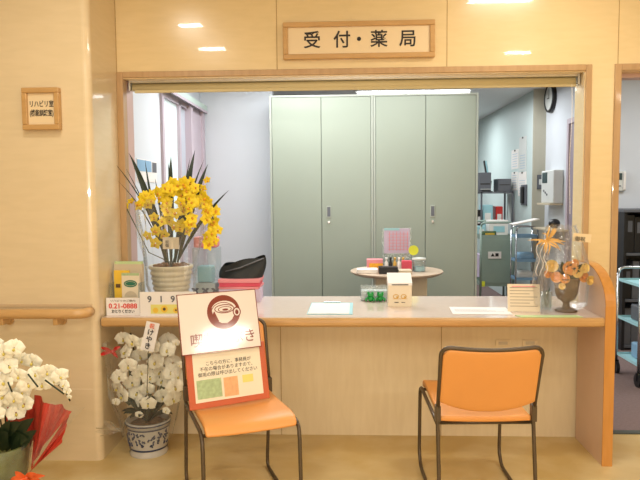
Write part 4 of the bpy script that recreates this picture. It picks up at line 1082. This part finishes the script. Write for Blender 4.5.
for (z, mt, lab) in ((.6275, 'blue_s', 'folded blue cloth on the middle shelf of the slim trolley'), (.4275, 'plastic', 'folded white cloth on the lowest shelf of the slim trolley')):
    tag(MB().box((-.09, -.08, 0), (.09, .08, .09)).build('folded_cloth', M[mt], loc=(1.945, 3.45, z), bevel=.03), lab, 'cloth')
o = tag(MB().box((-.14, -.10, 0), (.14, .10, .012), Matrix.Rotation(R(-12), 4, 'Y')).build('open_binder', M['white'], loc=(1.93, 3.42, 1.045)), 'white open folder lying on top of the slim trolley', 'folder')
o, = [tag(MB().ball((0, 0, .05), .05, 12, 8, 1.2, 1, 1).build('black_cap', M['black'], loc=(2.1, 2.95, 1.0), smooth=True), 'small dark rounded bag on the wall shelf below the control unit', 'bag')]
t = thing('wall_shelf', 'narrow grey shelf on the office right wall near the opening', 'shelf', (2.2, 2.9, .98))
MB().box((-.20, -.12, 0), (0, .45, .018)).build('board', M['beige'], t, bevel=.002); MB().box((-.16, .1, -.10), (0, .115, 0)).build('bracket', M['greyp'], t)

# ------------------------------------------------------------------ seen through the right doorway
t = thing('dark_bookcase', 'low black bookcase against the wall beyond the doorway', 'bookcase', (2.36, 1.96, 0))
Wd, Hh = 1.1, 1.19
m = MB(); m.box((0, 0, 0), (.025, .36, Hh)); m.box((Wd-.025, 0, 0), (Wd, .36, Hh)); m.box((0.025, .34, 0), (Wd-.025, .36, Hh)); m.build('carcass', M['black'], t)
MB().box((-.01, -.01, Hh), (Wd+.01, .37, Hh+.025)).build('top_board', M['greyp'], t, bevel=.002)
for z in (.02, .42, .82): MB().box((.025, .01, z), (Wd-.025, .34, z+.02)).build('shelf', M['greyp'], t)
rnd = random.Random(5)
x = 2.395; i = 0
names = ['first', 'second', 'third', 'fourth', 'fifth', 'sixth', 'seventh', 'eighth', 'ninth', 'tenth', 'eleventh', 'twelfth', 'thirteenth', 'fourteenth']
for zi, z in enumerate((.0405, .4405, .8405)):
    x = 2.39; i = 0
    while x < 2.75 and i < 5:
        w_ = rnd.uniform(.05, .075); h_ = rnd.uniform(.28, .33)
        o = tag(MB().box((0, 0, 0), (w_, .25, h_)).build('binder', M['black' if rnd.random() < .7 else 'greyp'], loc=(x, 2.0, z+.001), bevel=.003), names[i]+' dark binder from the left on the '+('bottom', 'middle', 'top')[zi]+' shelf of the black bookcase', 'binder', 'binders in the black bookcase')
        MB().box((w_*.25, -.002, h_*.55), (w_*.75, -.0005, h_*.85)).build('spine_label', M['greyp'], o)
        x += w_+.004; i += 1
c2 = cart('chrome_cart', 'tall chrome cart with pale blue shelves just inside the doorway', 2.03, 2.42, .92, 1.28, (.14, .42, .70), .80, 'chrome', 'blue_l', r=.011, lip=.02, wheels=.045)
for (x, z, mt, lab) in ((2.06, .148, 'blue_s', 'blue box on the lowest shelf of the chrome cart'), (2.05, .428, 'greyp', 'dark box on the middle shelf of the chrome cart')):
    o = tag(MB().box((-.06, -.08, 0), (.10, .1, .11)).build('supply_box', M[mt], loc=(x+.10, 1.10, z+.001), bevel=.01), lab, 'box'); MB().box((-.03, -.082, .03), (.05, -.0805, .07)).build('label_patch', M['white'], o)
# picture on the office left wall
a = at(137, 161, X=WLX+.004); b = at(157, 176, X=WLX+.004)
t = thing('wall_notice', 'small blue and white notice on the office left wall behind the orchid leaves', 'notice', (WLX, (a.y+b.y)/2, (a.z+b.z)/2))
hy = abs(a.y-b.y)/2; MB().box((.0, -hy, -.09), (.004, hy, .06)).build('sheet', M['white'], t); MB().box((.004, -hy, -.02), (.006, hy*.4, .055)).build('print', M['blue_s'], t); MB().box((.004, hy*.5, -.02), (.006, hy*.95, .05)).build('print', M['greyp'], t)

# ------------------------------------------------------------------ lights
def area(name, loc, size, e, col, rot=(0, 0, 0), sy=None):
    l = bpy.data.lights.new(name, 'AREA'); l.energy = e; l.color = col; l.size = size
    if sy: l.shape = 'RECTANGLE'; l.size_y = sy
    o = bpy.data.objects.new(name, l); COL.objects.link(o); o.location = loc; o.rotation_euler = rot; return o
WARM = (1.0, .93, .80); COOL = (.95, .985, 1.0)
area('lobby_downlight', (-1.15, -1.25, 2.62), .16, 9, WARM, sy=.08)
area('lobby_downlight', (-1.15, -2.0, 2.62), .22, 9, WARM, sy=.10)
area('lobby_downlight', (1.55, -2.35, 2.62), .22, 9, WARM, sy=.08)
area('lobby_panel', (1.02, -.75, 2.62), .42, 13, WARM, sy=.22)
area('lobby_big', (0, -3.9, 2.6), 3.2, 62, WARM, sy=1.6)
area('lobby_fill', (-.3, -6.3, 1.3), 4.5, 48, (1, .95, .86), rot=(PI/2, 0, 0), sy=1.8)  # not a window: soft fill added behind the camera for the low areas
area('glare_light', (3.86, -4.93, 2.6), .62, 100, WARM, rot=(0, 0, R(29)), sy=.8)  # added lamp, placed so its reflection puts the glare on the signboard
area('office_light', (.1, 1.25, 2.46), 1.9, 54, COOL, sy=1.0)
area('office_light', (1.2, 3.3, 2.42), 1.2, 30, COOL, sy=.4)
area('office_light', (1.0, 5.4, 2.46), 1.2, 46, COOL, sy=.4)
area('office_light', (-.55, 1.55, 2.46), .8, 16, COOL, sy=.5)  # extra lamp added to brighten the rear left wall
area('office_light', (-1.2, 5.0, 2.46), 1.6, 45, COOL, sy=.6)  # extra lamp added to lift the far rear wall above the lockers
area('office_light', (3.0, 1.2, 2.46), 1.0, 26, COOL, sy=.4)
# the camera's own flash, beside the lens
area('camera_flash', (CX, CY-.05, CZ+.05), .05, 11, (1, .97, .9), rot=(PI/2-.09, 0, 0), sy=.03)
wd_ = bpy.data.worlds.new('world'); SC.world = wd_; wd_.use_nodes = True
bg = wd_.node_tree.nodes['Background']; bg.inputs[0].default_value = (1, .9, .75, 1); bg.inputs[1].default_value = .3
SC.view_settings.view_transform = 'Standard'; SC.view_settings.look = 'None'; SC.view_settings.exposure = -0.17
SC.cycles.transparent_max_bounces = 24; SC.cycles.max_bounces = 8
SC.cycles.sample_clamp_indirect = 4.0
